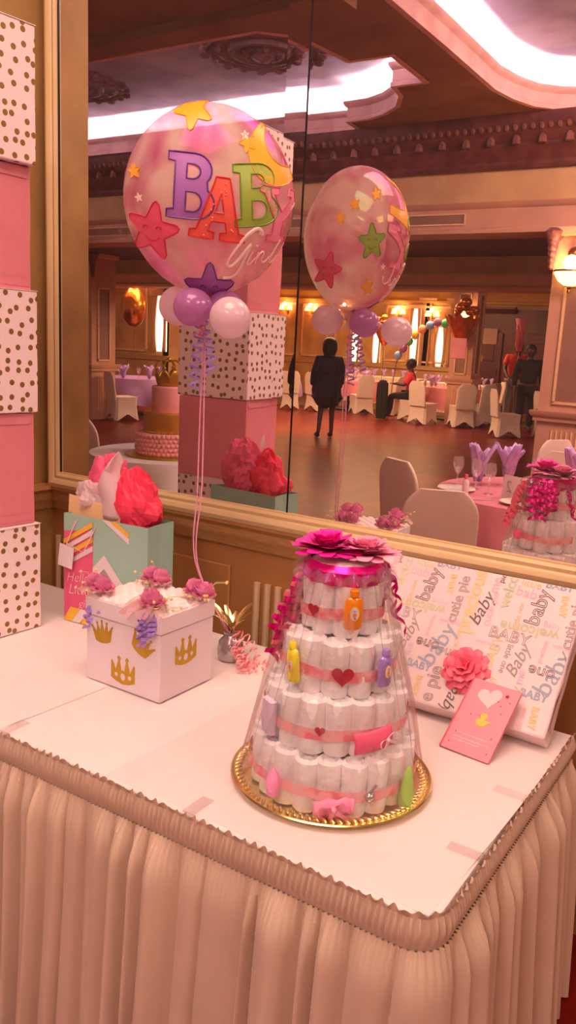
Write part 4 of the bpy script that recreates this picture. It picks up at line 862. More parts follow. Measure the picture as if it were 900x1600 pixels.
for z, rad, n in tiers:
    for i in range(n):
        k_ = i % 3; a_ = 2*PI*(i+.5)/n+z*3
        if first[k_]: o = protos[k_]; first[k_] = False
        else: o = protos[k_].copy(); COL.objects.link(o); o.parent = cake
        rj = rad+q.uniform(-.0035, .0035); s = rad*2*PI/n/.0465
        o.location = (rj*math.cos(a_), rj*math.sin(a_), z+q.uniform(0, .004)); o.rotation_euler = (q.uniform(-.02, .02), q.uniform(-.02, .02), q.uniform(0, 6)); o.scale = (s*1.0, s*1.0, q.uniform(.97, 1.02))
# inner cores so tiers are full
b = MB()
for z, rad, n in tiers: b.lathe([(.001, z+.002), (rad-.004, z+.002), (rad-.004, z+.106), (.001, z+.106)], (0, 0, 0), 32)
b.lathe([(.001, .466), (.055, .466), (.058, .48), (.05, .50), (.001, .505)], (0, 0, 0), 24); b.build('packed_diaper_core', MT['diaper'], cake)
for z, rad, n in tiers:
    b = MB(); R_ = rad+.0310; zz = z+.052; mi = 0
    b.grid(lambda u, v: ((R_+.0012*math.sin(2*PI*u*n))*math.cos(2*PI*u), (R_+.0012*math.sin(2*PI*u*n))*math.sin(2*PI*u), zz+(v-.5)*.024+.003*math.sin(2*PI*u*3+z*30)), 120, 3, closeu=True); b.build('tier_ribbon', MT['softpink'], cake)
MB().lathe([(.064, .47), (.086, .462), (.088, .49), (.074, .502)], (0, 0, 0), 36, cap=False, fn=lambda a, z: 1+.03*math.sin(a*11+z*90)).build('foil_band', MT['magfoil'], cake)
MB().lathe([(.001, .506), (.05, .504), (.074, .496), (.078, .492), (.06, .488), (.001, .488)], (0, 0, 0), 40, cap=False, fn=lambda a, z: 1+.03*math.sin(a*19)).build('lace_doily', MT['satin'], cake)
def pos(az, rad, z): a_ = math.radians(az); return Vector((rad*math.cos(a_), rad*math.sin(a_), z)), a_
HT = [(0, -.5)]+[(.5*math.sin(u)**3*1.0*1.0, .05+.42*(math.cos(u)*.8125-math.cos(2*u)*.3125-math.cos(3*u)*.125-math.cos(4*u)*.0625)) for u in [PI-.35-(PI-.5)*i/10 for i in range(11)]]
HT = [(0.5*math.sin(u)**3, .5*(13*math.cos(u)-5*math.cos(2*u)-2*math.cos(3*u)-math.cos(4*u))/16) for u in [2*PI*i/26 for i in range(26)]]
def Mat(az, rad, z, rot=0, s=1):   # decal frame on the cake: x tangent, y up, z outwards
    p, a_ = pos(az, rad, z); T = Vector((-math.sin(a_), math.cos(a_), 0)); O = Vector((math.cos(a_), math.sin(a_), 0)); M = Matrix((T, Vector((0, 0, 1)), O)).transposed().to_4x4(); M.translation = p
    return M @ Matrix.Rotation(rot, 4, 'Z') @ Matrix.Scale(s, 4)
AZ = math.degrees(math.atan2(-CK.y, -CK.x))   # azimuth that faces the camera
def heart(az, rad, z, s): decal(HT, [], Mat(az, rad, z, 0, s), 'felt_heart', MT['heartred'], cake, .003)
heart(AZ+5, .098+.029, .234+.052, .046); heart(AZ-10, .130+.029, .117+.060, .022); heart(AZ+100, .130+.029, .117+.05, .04)
def bottle(az, rad, z, mt, w_, h, lab=True, name='baby_bottle', tiltz=0):
    e = empty('shampoo_bottle', (0, 0, 0)); e.parent = cake; e.matrix_local = Mat(az, rad, z, tiltz)
    b = MB(); n = 24; prof = [(w_*.40, -h/2), (w_*.5, -h/2+.006), (w_*.5, 0), (w_*.48, h*.3), (w_*.42, h*.42), (w_*.25, h*.47), (w_*.2, h*.5)]
    b.lathe(prof, (0, 0, 0), n, Matrix(((1, 0, 0), (0, 0, 1), (0, -.55, 0))) @ Matrix.Diagonal((1, 1, 1)), cap=True)
    b2 = MB(); 
    o = b.build('bottle_body', mt, e)
    MB().lathe([(w_*.24, 0), (w_*.24, .012), (w_*.2, .014), (.001, .014)], (0, h*.49, 0), 16, Matrix(((1, 0, 0), (0, 0, 1), (0, -1, 0)))).build('cap', mt, e)
    if lab:
        decal(circ(0, 0, .5, 26, 1.5), [], Matrix.Translation((0, 0, w_*.285)) @ Matrix.Scale(w_*.52, 4), 'label', MT['byel'], e, .0006)
        decal(circ(0, 0, .42, 26, 1.5), [], Matrix.Translation((0, 0, w_*.285+.0005)) @ Matrix.Scale(w_*.52, 4), 'label', MT['white'], e, .0006)
        decal(circ(0, -.1, .2, 14, 1.2), [], Matrix.Translation((0, 0, w_*.285+.001)) @ Matrix.Scale(w_*.52, 4), 'label_print', MT['orangegel'], e, .0006)
        decal(circ(0, .3, .15, 14, .5), [], Matrix.Translation((0, 0, w_*.285+.001)) @ Matrix.Scale(w_*.52, 4), 'label_print', MT['blueink'], e, .0006)
        decal(circ(.05, -.45, .1, 14, .5), [], Matrix.Translation((0, 0, w_*.285+.001)) @ Matrix.Scale(w_*.52, 4), 'label_print', MT['darkink'], e, .0006)
bottle(AZ+14, .062+.036, .351+.062, MT['orangegel'], .040, .070)
bottle(AZ-42, .098+.040, .234+.060, MT['yellowgel'], .034, .072, tiltz=.1)
bottle(AZ+44, .098+.040, .234+.062, MT['purplegel'], .036, .066)
# white sock / spoon bundle, bootie, folded cloths
b = MB(); b.grid(lambda u, v: tuple(Mat(AZ+29, .130+.033+.006*math.sin(PI*v), .117+.046, .12) @ Vector(((u-.5)*.085, (v-.5)*.045, .006*math.sin(PI*u)))), 14, 8); b.build('folded_washcloth', MT['pinkcloth'], cake, solid=.006)
def bow(M, s, mt, name='ribbon_bow'):
    b = MB()
    for sg in (-1, 1):
        b.ribbon([M @ Vector((sg*s*(.0+.9*math.sin(PI*u)*.8), s*.35*math.sin(2*PI*u)*.8, .004+s*.25*math.sin(PI*u))) for u in [i/12 for i in range(13)]], s*.28, lambda i: (M.to_3x3() @ Vector((0, .5, .8))).normalized())
        b.ribbon([M @ Vector((sg*s*.5*u, -s*.8*u, .004+.004*math.sin(u*5))) for u in [i/6 for i in range(7)]], s*.22, lambda i: (M.to_3x3() @ Vector((1, .3*sg, 0))).normalized())
    b.sphere(M @ Vector((0, 0, .008)), s*.14, 8, 6); return b.build(name, mt, cake)
bow(Mat(AZ+37, .130+.048, .117+.050, .5), .032, MT['whitetissue'])
b = MB(); b.grid(lambda u, v: tuple(Mat(AZ+3+u*24-12, .160+.030+.006*math.sin(PI*v), .030, 0) @ Vector((0, (v-.5)*.040*(1-.3*abs(u-.5))+.012*(u-.5), .004*math.sin(u*14)))), 20, 6); b.build('knotted_pink_bow', MT['rose'], cake, solid=.004)
bow(Mat(AZ+3, .160+.036, .034, .3), .045, MT['rose'])
b = MB(); b.lathe([(.001, -.045), (.014, -.042), (.016, -.02), (.011, .02), (.006, .05), (.001, .056)], Mat(AZ+52, .160+.042, .052).translation, 14, Euler((.15, .1, 0)).to_matrix()); b.build('rolled_washcloth', MT['limegreen'], cake)
b = MB(); b.lathe([(.001, -.03), (.013, -.028), (.016, -.0), (.010, .02), (.001, .032)], Mat(AZ-37, .160+.034, .056).translation, 12); b.build('pink_bead_charm', MT['flowerpink'], cake)
b = MB(); b.sphere(Mat(AZ+25, .160+.032, .052).translation, .011, 10, 8); b.tube([Mat(AZ+25, .160+.034, .06).translation, Mat(AZ+29, .160+.034, .078).translation], .004, 8); b.build('silver_rattle', MT['silver'], cake)
b = MB()
for i in range(3): b.lathe([(.001, -.035), (.012, -.03), (.014, .0), (.012, .03), (.001, .035)], Mat(AZ-52-4*i, .130+.036, .117+.055).translation, 10, Matrix.Diagonal((.8, .8, 1.2)))
b.build('lavender_sock_roll', MT['lilacink'], cake)
b = MB(); b.sphere(Mat(AZ-160, .130+.04, .117+.055).translation, .022, 14, 10); b.build('pink_ball', MT['magenta'], cake)
b = MB(); b.sphere(Mat(AZ-175, .098+.04, .234+.055).translation, .018, 14, 10); b.build('pink_pompom', MT['pinkcloth'], cake)
heart(AZ-40, .062+.03, .351+.055, .028)
# rosette bows on top
def rosette(c, r_, mt, seed, name):
    b = MB(); q = random.Random(seed)
    for ring, (n, t0, t1, l) in enumerate(((16, 1.25, 1.75, 1.0), (14, 1.05, 1.55, .88), (11, .8, 1.3, .72), (8, .45, .9, .55), (5, .2, .5, .4))):
        for i in range(n):
            a_ = 2*PI*i/n+ring*.3+q.uniform(-.1, .1); ln = l*r_*q.uniform(.85, 1.15); wd = r_*.56
            petal(b, (c[0], c[1], c[2]+ring*.003), a_, t0+q.uniform(-.15, .15), t1+q.uniform(-.2, .2), ln, wd, 0, .1, nu=3, nv=4)
            # zig-zag pleat tip
    return b.build(name, mt, cake)
rg = Vector((-CK.y, CK.x, 0)).normalized()*-1; 
if rg.x < 0: rg = -rg
rosette(-rg*.038+Vector((0, 0, .510)), .076, MT['magenta'], 1, 'magenta_rosette')
rosette(rg*.044+Vector((0, 0, .506)), .070, MT['rose'], 2, 'pink_rosette')
b = MB(); q = random.Random(8)
for i in range(9): curl(b, (-rg*.075+Vector((q.uniform(-.01, .01), q.uniform(-.02, .03), .495-.01*(i % 3)))), q.uniform(.13, .24), .012, q.uniform(5, 8), .011, (-rg.x*.32, -rg.y*.32+q.uniform(-.1, .1), -1), 30+i, i % 2, sway=.012)
for i in range(3): curl(b, rg*.085+Vector((0, q.uniform(-.02, .02), .49)), q.uniform(.11, .17), .007, 3, .010, (rg.x*.28, rg.y*.28, -1), 60+i, 0, sway=.01)
for i in range(9): curl(b, Vector((.02*(i-4)*.5, .085, .49)), q.uniform(.08, .15), .020, 4, .011, (q.uniform(-.15, .15), .35, -1), 80+i, 0, sway=.01)
for i in range(5): curl(b, Vector((-.07, .07, .49)), q.uniform(.12, .2), .012, 7, .010, (-.35, .25, -1), 100+i, 1, sway=.01)
b.build('curled_ribbon', [MT['magfoil'], MT['coral']], cake)
# cellophane: pleated cone gathered under the bows
def cel(u, v):
    a_ = 2*PI*u; z = .495*(1-v)+.012*v; r0 = .080+(.206-.080)*(v**.92); pl = 1+(.035+.05*(1-v))*math.sin(a_*26+2*math.sin(a_*3)+v*1.5)*(.35+.65*(1-v))+.03*pnoise(Vector((math.cos(a_)*3, math.sin(a_)*3, v*4)))
    for zt, rad in ((.115, .189), (.232, .160), (.349, .129), (.466, .093)): pass
    r_ = max(r0*pl, {0: .193, 1: .164, 2: .133, 3: .098, 4: .07}[min(4, int(z/.117))]*1.0 if 0 else r0*pl)
    return (r_*math.cos(a_)*1.02, r_*math.sin(a_)*1.02, z)
MB().grid(cel, 420, 40, closeu=True).build('cellophane_wrap', MT['cello'], cake, weld=False)
b = MB()
b.grid(lambda u, v: ((.075+.035*v+.01*math.sin(u*60))*math.cos(2*PI*u), (.075+.035*v+.01*math.sin(u*60))*math.sin(2*PI*u), .49+.012*v-.03*v*v+.006*math.sin(u*90)), 160, 6, closeu=True); b.build('cellophane_frill', MT['cello'], cake, weld=False)
# ================================================================ BIG WRAPPED GIFT, CARD
TAU = math.radians(42); GW_, GH_, GT_ = .64, .418, .06
g = thing('wrapped_gift', 'large flat gift in pastel baby-word paper leaning under the mirror', 'gift', (-.445-GW_/2, 1.962, TZ+.0045)); g.rotation_euler = (-TAU, 0, 0)
gb = bmesh.new(); bmesh.ops.create_cube(gb, size=1); bmesh.ops.scale(gb, vec=(GW_, GT_, GH_), verts=gb.verts); bmesh.ops.subdivide_edges(gb, edges=gb.edges, cuts=7, use_grid_fill=True)
for v in gb.verts:
    e = abs(v.co.x)/(GW_/2); 
    if abs(v.co.y) < GT_*.49: v.co += Vector((.004*pnoise(v.co*25), 0, .004*pnoise(v.co*25+Vector((5, 0, 0)))))
    v.co += Vector((0, -GT_/2, GH_/2))
me = bpy.data.meshes.new('wrapped_body'); gb.to_mesh(me); gb.free(); me.materials.append(MT['wrap']); o = bpy.data.objects.new('wrapped_body', me); COL.objects.link(o); o.parent = g; md = o.modifiers.new('b', 'BEVEL'); md.width = .006; md.segments = 2; md.limit_method = 'ANGLE'
inks = [MT['greyink'], MT['greenink'], MT['yellowink'], MT['blueink'], MT['pinkink'], MT['lilacink'], MT['darkink']]
tb = MB()
tile = [('baby', -0.101, 0.341, 0.107, 85, 6, 'o'), ('Baby', 0.065, 0.299, 0.105, 79, 6, 's'), ('BABY', 0.16, 0.241, 0.109, -2, 0, 'o'), ('welcome', -0.107, 0.271, 0.156, -179, 1, 'b'), ('cutie pie', -0.006, 0.316, 0.146, 91, 0, 'o'), ('precious', 0.032, 0.319, 0.194, 91, 2, 'b'),
 ('one', -0.045, 0.164, 0.066, 178, 6, 'o'), ('one', 0.018, 0.155, 0.057, 178, 0, 'o'), ('BABY', -0.047, 0.1, 0.071, -2, 3, 'b'), ('BABY', -0.032, 0.044, 0.061, -87, 2, 'b'), ('e pie', 0.004, 0.06, 0.1, 91, 0, 'o'), ('BABY', -0.064, 0.413, 0.074, 0, 3, 'b'),
 ('BABY', -0.04, 0.358, 0.064, -85, 2, 'b'), ('welco', -0.19, 0.37, 0.103, 89, 1, 'b'), ('baby', 0.068, 0.032, 0.093, -97, 6, 's'), ('BABY', 0.134, 0.189, 0.092, 84, 2, 'n'), ('little one', 0.17, 0.178, 0.082, -91, 0, 'n'), ('precious', -0.057, 0.221, 0.066, 88, 4, 'n'),
 ('Baby', -0.054, 0.298, 0.045, 0, 5, 'n'), ('baby', -0.016, 0.172, 0.126, 75, 3, 'n'), ('pie', -0.217, 0.404, 0.025, 84, 6, 'n'), ('cutie pie', 0.09, 0.307, 0.102, 90, 4, 'n'), ('me', 0.081, 0.381, 0.046, 90, 4, 'b'), ('little', -0.137, 0.405, 0.053, -3, 2, 'n'),
 ('little one', -0.145, 0.306, 0.08, 92, 2, 'n'), ('baby', -0.133, 0.375, 0.075, -3, 4, 'n'), ('Baby', 0.201, 0.178, 0.096, 78, 0, 's'), ('welcome', 0.11, 0.21, 0.062, 0, 5, 'n'), ('BABY', 0.157, 0.096, 0.053, 90, 2, 'b'), ('little one', -0.058, 0.027, 0.073, 91, 4, 'n'),
 ('cutie pie', 0.1, 0.107, 0.096, 90, 5, 'n'), ('precious', 0.029, 0.194, 0.077, 91, 2, 'n'), ('BABY', 0.137, 0.037, 0.071, -2, 4, 'n'), ('one', 0.189, 0.011, 0.04, -2, 1, 'o'), ('me', -0.092, 0.139, 0.038, 92, 5, 'b'), ('welcome', -0.007, 0.244, 0.062, -2, 4, 'n'),
 ('pie', 0.07, 0.144, 0.033, -88, 3, 'n'), ('baby', 0.219, 0.075, 0.074, 89, 1, 'n')]
def text_fit(b, s, L_, M, mi, **k):
    me = text_mesh(s, 1.0, **k); xs = [v.co.x for v in me.vertices]; f_ = L_/(max(xs)-min(xs)); S = Matrix.Diagonal((f_, f_, .02, 1)) if k.get('fill', True) else Matrix.Scale(f_, 4)
    b.add([M @ S @ v.co for v in me.vertices], [tuple(p.vertices) for p in me.polygons], mi); bpy.data.meshes.remove(me)
for rep_ in (-1, 0, 1):
    for s, u, v, L_, rot, ink, stl in tile:
        u += rep_*.311
        if abs(u) > GW_/2-.012 or v > GH_+.01: continue
        M = Matrix.Translation((u, -GT_-.0011-.00004*(len(tb.f) % 7), v)) @ XZ @ Matrix.Rotation(math.radians(rot), 4, 'Z'); kw = dict(off_=0)
        if stl == 'o': kw = dict(fill=False, bevel=.014)
        elif stl == 'b': kw = dict(off_=.02)
        elif stl == 's': kw = dict(shear=.4)
        text_fit(tb, s, L_, M, ink, **kw)
tb.v = [(max(-GW_/2+.004, min(GW_/2-.004, x)), y, max(.004, min(GH_-.004, z))) for x, y, z in tb.v]
tb.build('printed_words', inks, g, smooth=False, weld=False)
b = MB()
for sg in (-1, 1): b.add([(sg*GW_/2+sg*.002, -GT_*.9, .03), (sg*GW_/2+sg*.002, -GT_*.1, .03), (sg*GW_/2+sg*.004, -GT_*.5, GH_*.3), (sg*GW_/2+sg*.002, -GT_*.5, GH_*.97)], [(0, 1, 2), (0, 2, 3)])
b.build('end_flap', MT['wrap'], g, smooth=False)
bw_ = empty('ribbon_bow', (-.215+.445-GW_/2+.21+.0, -GT_-.01, .165)); bw_.parent = g; bw_.location = (.081, -GT_-.004, .119); bw_.rotation_euler = (PI/2, 0, 0)
b = MB(); q = random.Random(2)
for ring, (n, t0, t1, l) in enumerate(((9, 1.3, 2.0, 1.0), (9, 1.05, 1.8, .9), (8, .8, 1.5, .78), (6, .5, 1.2, .62), (4, .2, .8, .5))):
    for i in range(n): petal(b, (0, 0, .004*ring), 2*PI*i/n+ring*.4+q.uniform(-.12, .12), t0, t1, l*.068, .036, 0, -.25, nu=5, nv=6)
b.build('bow_loop', MT['coral'], bw_)
# card leaning against the gift
c0 = Vector((-.663, 1.803, TZ+.0055)); c1 = Vector((-.537, 1.788, TZ+.0055)); cw = (c1-c0).length+.0; chh = .204
cd = thing('greeting_card', 'pink greeting card with a yellow duckling propped against the gift', 'card', (c0+c1)/2, math.atan2(c1.y-c0.y, c1.x-c0.x)); 
lean = math.radians(50); Mc = Matrix.Rotation(-lean, 4, 'X')
def cbox(name, c, d, mt, bev=0): 
    o = MB().box(c, d).build(name, mt, cd, smooth=False, bevel=bev); o.data.transform(Mc); return o
cbox('card_front', (0, 0, chh/2), (cw, .0015, chh), MT['card']); cbox('card_back', (0, .007, chh/2+.002), (cw, .0015, chh), MT['card']); cbox('spine', (-cw/2-.0015, .003, chh/2), (.004, .010, chh), MT['carddark'])
def cdec(P, H, x, z, s, mt, name, rot=0): decal(P, H, Mc @ Matrix.Translation((x, -.0012, z)) @ XZ @ Matrix.Rotation(rot, 4, 'Z') @ Matrix.Scale(s, 4), name, mt, cd, .0005)
cdec(HT, [], -.005, .163, .062, MT['wrap'], 'printed_heart', .25)
dk = empty('printed_duckling'); dk.parent = cd; dk.matrix_local = Mc @ Matrix.Translation((0, 0, .012)) @ Mc.inverted()
def ddec(P, x, z, s, mt, rot=0): decal(P, [], Mc @ Matrix.Translation((x, -.0014, z)) @ XZ @ Matrix.Rotation(rot, 4, 'Z') @ Matrix.Scale(s, 4), 'duckling_print', mt, dk, .0005)
ddec(circ(0, 0, .5), .004, .098, .018, MT['duck']); ddec(circ(0, 0, .5, 14, .75), .004, .080, .028, MT['duck']); ddec([(-.5, 0), (.3, .3), (.3, -.3)], -.008, .097, .010, MT['orangegel']); ddec([(0, -.5), (.6, .3), (-.2, .2)], .018, .085, .014, MT['duck']); ddec(circ(0, 0, .5), .001, .100, .0025, MT['darkink'])
b = MB(); q = random.Random(4)
for r_, (z, n) in enumerate(((.050, 24), (.038, 26), (.030, 20))):
    for i in range(n): b.box((-.045+i*.0036, -.0012, z+q.uniform(-.0006, .0006)), (.0026, .0004, q.uniform(.0015, .0032)))
o = b.build('fine_print_lines', MT['wrap'], cd, smooth=False); o.data.transform(Mc)
b = MB()
for x, z in ((-.045, .05), (.04, .13), (.045, .06), (.03, .15), (-.03, .105), (.05, .02), (-.05, .02), (.02, .16), (.048, .165)): b.sphere((x, -.001, z), .0022, 6, 4)
o = b.build('printed_speckles', MT['hotpink'], cd); o.data.transform(Mc)
cdec(star(), [], .035, .180, .012, MT['heartred'], 'printed_star')
# ================================================================ HALL FURNITURE
def chair_cover(name, label, mt, s=1.0, group='covered banquet chairs in the hall'):
    # origin on the floor under the seat; backrest towards -Y, sitter looks to +Y
    t = thing(name, label, 'chair', (0, 0, 0), 0, group)
    b = MB(); N = 32; rows = [(.235, .46), (.24, .455), (.232, .40), (.235, .25), (.25, .12), (.27, .0)]; vs = []
    for k_, (h_, z) in enumerate(rows):
        for i in range(N):
            a_ = 2*PI*(i+.5)/N; c, s_ = math.cos(a_), math.sin(a_); m_ = max(abs(c), abs(s_))**.86; x, y = h_*c/m_, h_*s_/m_
            corner = min(abs(c), abs(s_))/max(abs(c), abs(s_)); lift = (1-corner)**1.2*.15 if k_ == len(rows)-1 else ((1-corner)*.05 if k_ == len(rows)-2 else 0)
            pin = 1-(1-corner)*.10*(1-z/.46); vs.append((x*pin, y*pin, z+lift))
    fs = [tuple(range(N))]+[(j*N+i, j*N+(i+1) % N, (j+1)*N+(i+1) % N, (j+1)*N+i) for j in range(len(rows)-1) for i in range(N)]
    b.add(vs, fs).build('seat_cover', mt, t)
    b = MB(); b.grid(lambda u, v: ((.215+.0*v)*math.copysign(abs(math.cos(2*PI*u))**.45, math.cos(2*PI*u))*(1-.42*max(0, (v-.68)/.32)**2.4), -.225-.07*v+.035*math.copysign(abs(math.sin(2*PI*u))**.6, math.sin(2*PI*u))*(1-.5*v), .40+.53*(v if v < .9 else .9+(v-.9)*1.0)), 40, 14, closeu=True)
    tp = len(b.v); b.f.append(list(range(tp-40, tp))); b.m.append(0); b.build('back_cover', mt, t, sub=0)
    for x in (-.2, .2):
        for y in (-.2, .2): MB().tube([(x, y, 0), (x*.95, y*.95, .42)], .012, 6).build('leg', MT['silver'], t)
    return t
ch0 = chair_cover('banquet_chair', '', MT['chair'])
used = [False]
def chair(x, y, rz, label, group=None, sc_=1.0):
    if not used[0]:
        used[0] = True; ch0.location = (x, y, 0); ch0.rotation_euler = (0, 0, rz); ch0.scale = (sc_,)*3; ch0['label'] = label
        if group: ch0['group'] = group
        return ch0
    return dup(ch0, (x, y, 0), rz, label, group, sc_)
def look(x, y, tx, ty): return math.atan2(-(tx-x), ty-y)  # rotation so +Y points at target
def round_table(x, y, r_, mt, label, clabel, drop=.42, under=True, seed=0, h=.75):
    t = thing('round_table', label, 'table', (x, y, 0), 0, 'round banquet tables in the hall')
    MB().lathe([(.001, h-.03), (r_-.01, h-.03), (r_-.01, h-.005), (.001, h-.005)], (0, 0, 0), 40).build('tabletop', MT['darkcup'], t)
    MB().lathe([(.3, 0), (.3, .03), (.04, .05), (.04, h-.03)], (0, 0, 0), 16).build('pedestal_leg', MT['darkcup'], t)
    b = MB(); q = random.Random(seed); ph = q.uniform(0, 6); k_ = 9+seed % 4
    vt = [0, .5, .9, .97, 1.0]; NV = 18
    def P(u, v):
        a_ = 2*PI*u; k2 = round(v*(NV-1))
        if k2 < 5: rr_ = max(1e-4, r_*1.012*vt[k2]); z = h+.004-(.001 if k2 == 4 else 0)
        else:
            w_ = (k2-4)/(NV-5); cor = .5+.5*math.cos(4*a_+ph); dl = drop*(.8+.35*cor); z = h-.004-dl*w_; rr_ = r_*1.018+(.03+.06*w_)*(1+math.sin(a_*k_+ph+.6*math.sin(3*a_)))*.5*min(1, w_*2.2)+.004
        return (rr_*math.cos(a_), rr_*math.sin(a_), z)
    c = b.grid(P, 120, 18, closeu=True).build('round_tablecloth', mt, loc=(x, y, 0), weld=False); tag(c, clabel, 'tablecloth', 'cloths on the round tables')
    return t
def goblet(x, y, z, s, label):
    o = MB().lathe([(.032, 0), (.03, .003), (.005, .008), (.005, .08), (.02, .095), (.036, .13), (.036, .16), (.03, .19)], (0, 0, 0), 16, cap=False).build('wine_glass', MT['glassy'], loc=(x, y, z)); o.scale = (s,)*3
    return tag(o, label, 'glass', 'stemmed glasses on the tables')
def napkin(x, y, z, s, label, rz=0):
    b = MB()
    for i in range(7): petal(b, (0, 0, 0), i*.9, .15+.1*(i % 3), .5+.2*(i % 2), .20+.03*(i % 3), .09, 0, .5, wav=.1)
    o = b.build('folded_napkin', MT['napkin'], loc=(x, y, z), solid=.003); o.scale = (s,)*3; o.rotation_euler = (0, 0, rz)
    return tag(o, label, 'napkin', 'lilac fan-folded napkins')
# --- middle round table with pink cloth and its chairs
MTX, MTY = -7.35, -13.9
round_table(MTX, MTY, .72, MT['pinkcl'], 'round banquet table under rose cloth, right of the seated woman', 'rose pink satin cloth on the round table right of the seated woman', .42, seed=1)
chair(-7.35, -12.3, look(-7.35, -12.3, MTX+.35, MTY), 'white-covered chair seen from behind, at the left of the rose-clothed table')
for i, (x, y) in enumerate(((-6.52, -12.45), (-6.35, -13.1), (-6.50, -13.75), (-6.62, -14.45))):
    chair(x, y, look(x, y, MTX-.4, MTY-.1) if i < 2 else look(x, y, MTX, MTY), ['white-covered chair nearest in the row right of the rose table', 'second white-covered chair in the row right of the rose table', 'third white-covered chair in the row right of the rose table', 'farthest white-covered chair in the row right of the rose table'][i])
chair(-7.93, -12.9, look(-7.93, -12.9, -9.0, -12.6), 'white-covered chair the seated woman in coral sits on')
chair(-8.75, -13.6, look(-8.75, -13.6, MTX-3, MTY), 'white-covered chair with its back to the seated woman')
chair(-5.2, -11.4, look(-5.2, -11.4, -4.2, -12.2), 'tall white-covered chair just left of the near pillar')
chair(-4.45, -11.75, look(-4.45, -11.75, -3.7, -12.3), 'white-covered chair half hidden behind the near pillar')
round_table(-3.7, -12.6, .8, MT['pinkcl'], 'round banquet table hidden behind the near pillar', 'rose pink cloth on the table behind the near pillar', .42, seed=3)
# --- tables around the woman in navy
round_table(-10.1, -13.9, .76, MT['pinkcl'], 'round banquet table right of the woman in navy', 'rose pink cloth on the round table right of the woman in navy', .42, seed=2)
chair(-9.35, -13.2, look(-9.35, -13.2, -10.1, -13.9), 'white-covered chair pulled to the rose table, right of the woman in navy')
chair(-10.35, -12.85, look(-10.35, -12.85, -10.1, -13.9), 'white-covered chair at the rose table, directly beside the woman in navy')
round_table(-12.1, -13.3, .76, MT['lavcl'], 'round banquet table left of the woman in navy', 'lavender cloth on the round table left of the woman in navy', .45, seed=4)
chair(-11.1, -12.6, look(-11.1, -12.6, -12.1, -13.3), 'white-covered chair at the lavender table left of the woman in navy')
chair(-12.3, -12.15, look(-12.3, -12.15, -12.1, -13.3), 'white-covered chair left of the navy woman, at the far lavender table')
# --- purple table at far left
round_table(-12.1, -8.35, .78, MT['lavcl'], 'round banquet table under lavender cloth behind the tiered cake', 'lavender satin cloth on the table behind the tiered cake', .45, seed=5)
chair(-11.35, -7.15, look(-11.35, -7.15, -12.1, -8.35)+.9, 'white-covered chair before the lavender table beside the left pillar')
chair(-10.85, -7.9, look(-10.85, -7.9, -12.1, -8.35), 'white-covered chair right of the lavender table behind the tiered cake')
vz = tag(MB().lathe([(.05, 0), (.07, .05), (.075, .2), (.07, .24)], (0, 0, 0), 16).build('ice_bucket', MT['darkcup'], loc=(-12.25, -7.75, .753)), 'dark bucket standing on the lavender table beside the left pillar', 'bucket')
q = random.Random(21)
cnt = 0
for (tx, ty, rt, nm) in ((MTX, MTY, .72, 'the rose table right of the seated woman'), (-10.1, -13.9, .85, 'the rose table right of the woman in navy'), (-12.1, -13.3, .85, 'the lavender table left of the woman in navy'), (-12.1, -8.35, .85, 'the lavender table behind the tiered cake')):
    for i in range(6):
        a_ = 2*PI*i/6+.3
        napkin(tx+.52*math.cos(a_), ty+.52*math.sin(a_), .757, 1.0, 'lilac napkin, %s of %s' % (('right rim', 'near rim', 'near left rim', 'left rim', 'far rim', 'far right rim')[i], nm), a_)
        if i % 2 == 0: goblet(tx+.38*math.cos(a_+.4), ty+.38*math.sin(a_+.4), .754, 1.1, 'stemmed glass, %s, on %s' % (('rightmost', 'leftmost', '', '')[0 if i == 0 else 1] if i < 4 else 'nearest the wall', nm))
pz = tag(MB().lathe([(.07, 0), (.09, .04), (.09, .16), (.05, .22), (.04, .3)], (0, 0, 0), 16).build('table_vase', MT['darkcup'], loc=(MTX+.05, MTY+.25, .754)), 'dark vase in the middle of the rose table right of the seated woman', 'vase')
# --- head tables by the far wall with pleated cream skirts
def long_table(x0, x1, y, label, cl):
    t = thing('buffet_table', label, 'table', ((x0+x1)/2, y, 0), 0, 'long tables by the far wall')
    MB().box((0, 0, .74), (x1-x0, .7, .03)).build('tabletop', MT['cloth'], t)
    for sx_ in (-1, 1):
        for sy_ in (-1, 1): MB().tube([(sx_*(x1-x0-.1)/2, sy_*.3, 0), (sx_*(x1-x0-.1)/2, sy_*.3, .73)], .015, 6).build('leg', MT['silver'], t)
    L_ = x1-x0; n = int(L_/.02)
    MB().grid(lambda u, v: (-L_/2+L_*u, .36+.012*math.sin(u*L_*2*PI/.09)+.02*v, .745-.73*v), n, 6).build('pleated_front', MT['skirt'], t, weld=False)
    return t
long_table(-9.0, -6.9, -15.9, 'long cream-skirted table behind the rose table, below the balloon arch', 'x')
long_table(-12.3, -9.4, -16.9, 'long cream-skirted table against the far wall left of the arch', 'x')
for i in range(10):
    x = -8.9+i*.2; napkin(x, -15.85, .757, .8, '%s lilac napkin from the left on the skirted table below the arch' % ('first', 'second', 'third', 'fourth', 'fifth', 'sixth', 'seventh', 'eighth', 'ninth', 'tenth')[i], i)
for i in range(9):
    x = -12.1+i*.3; napkin(x, -16.85, .757, .9, '%s lilac napkin from the left on the skirted table by the far wall' % ('first', 'second', 'third', 'fourth', 'fifth', 'sixth', 'seventh', 'eighth', 'ninth', 'tenth')[i], i)
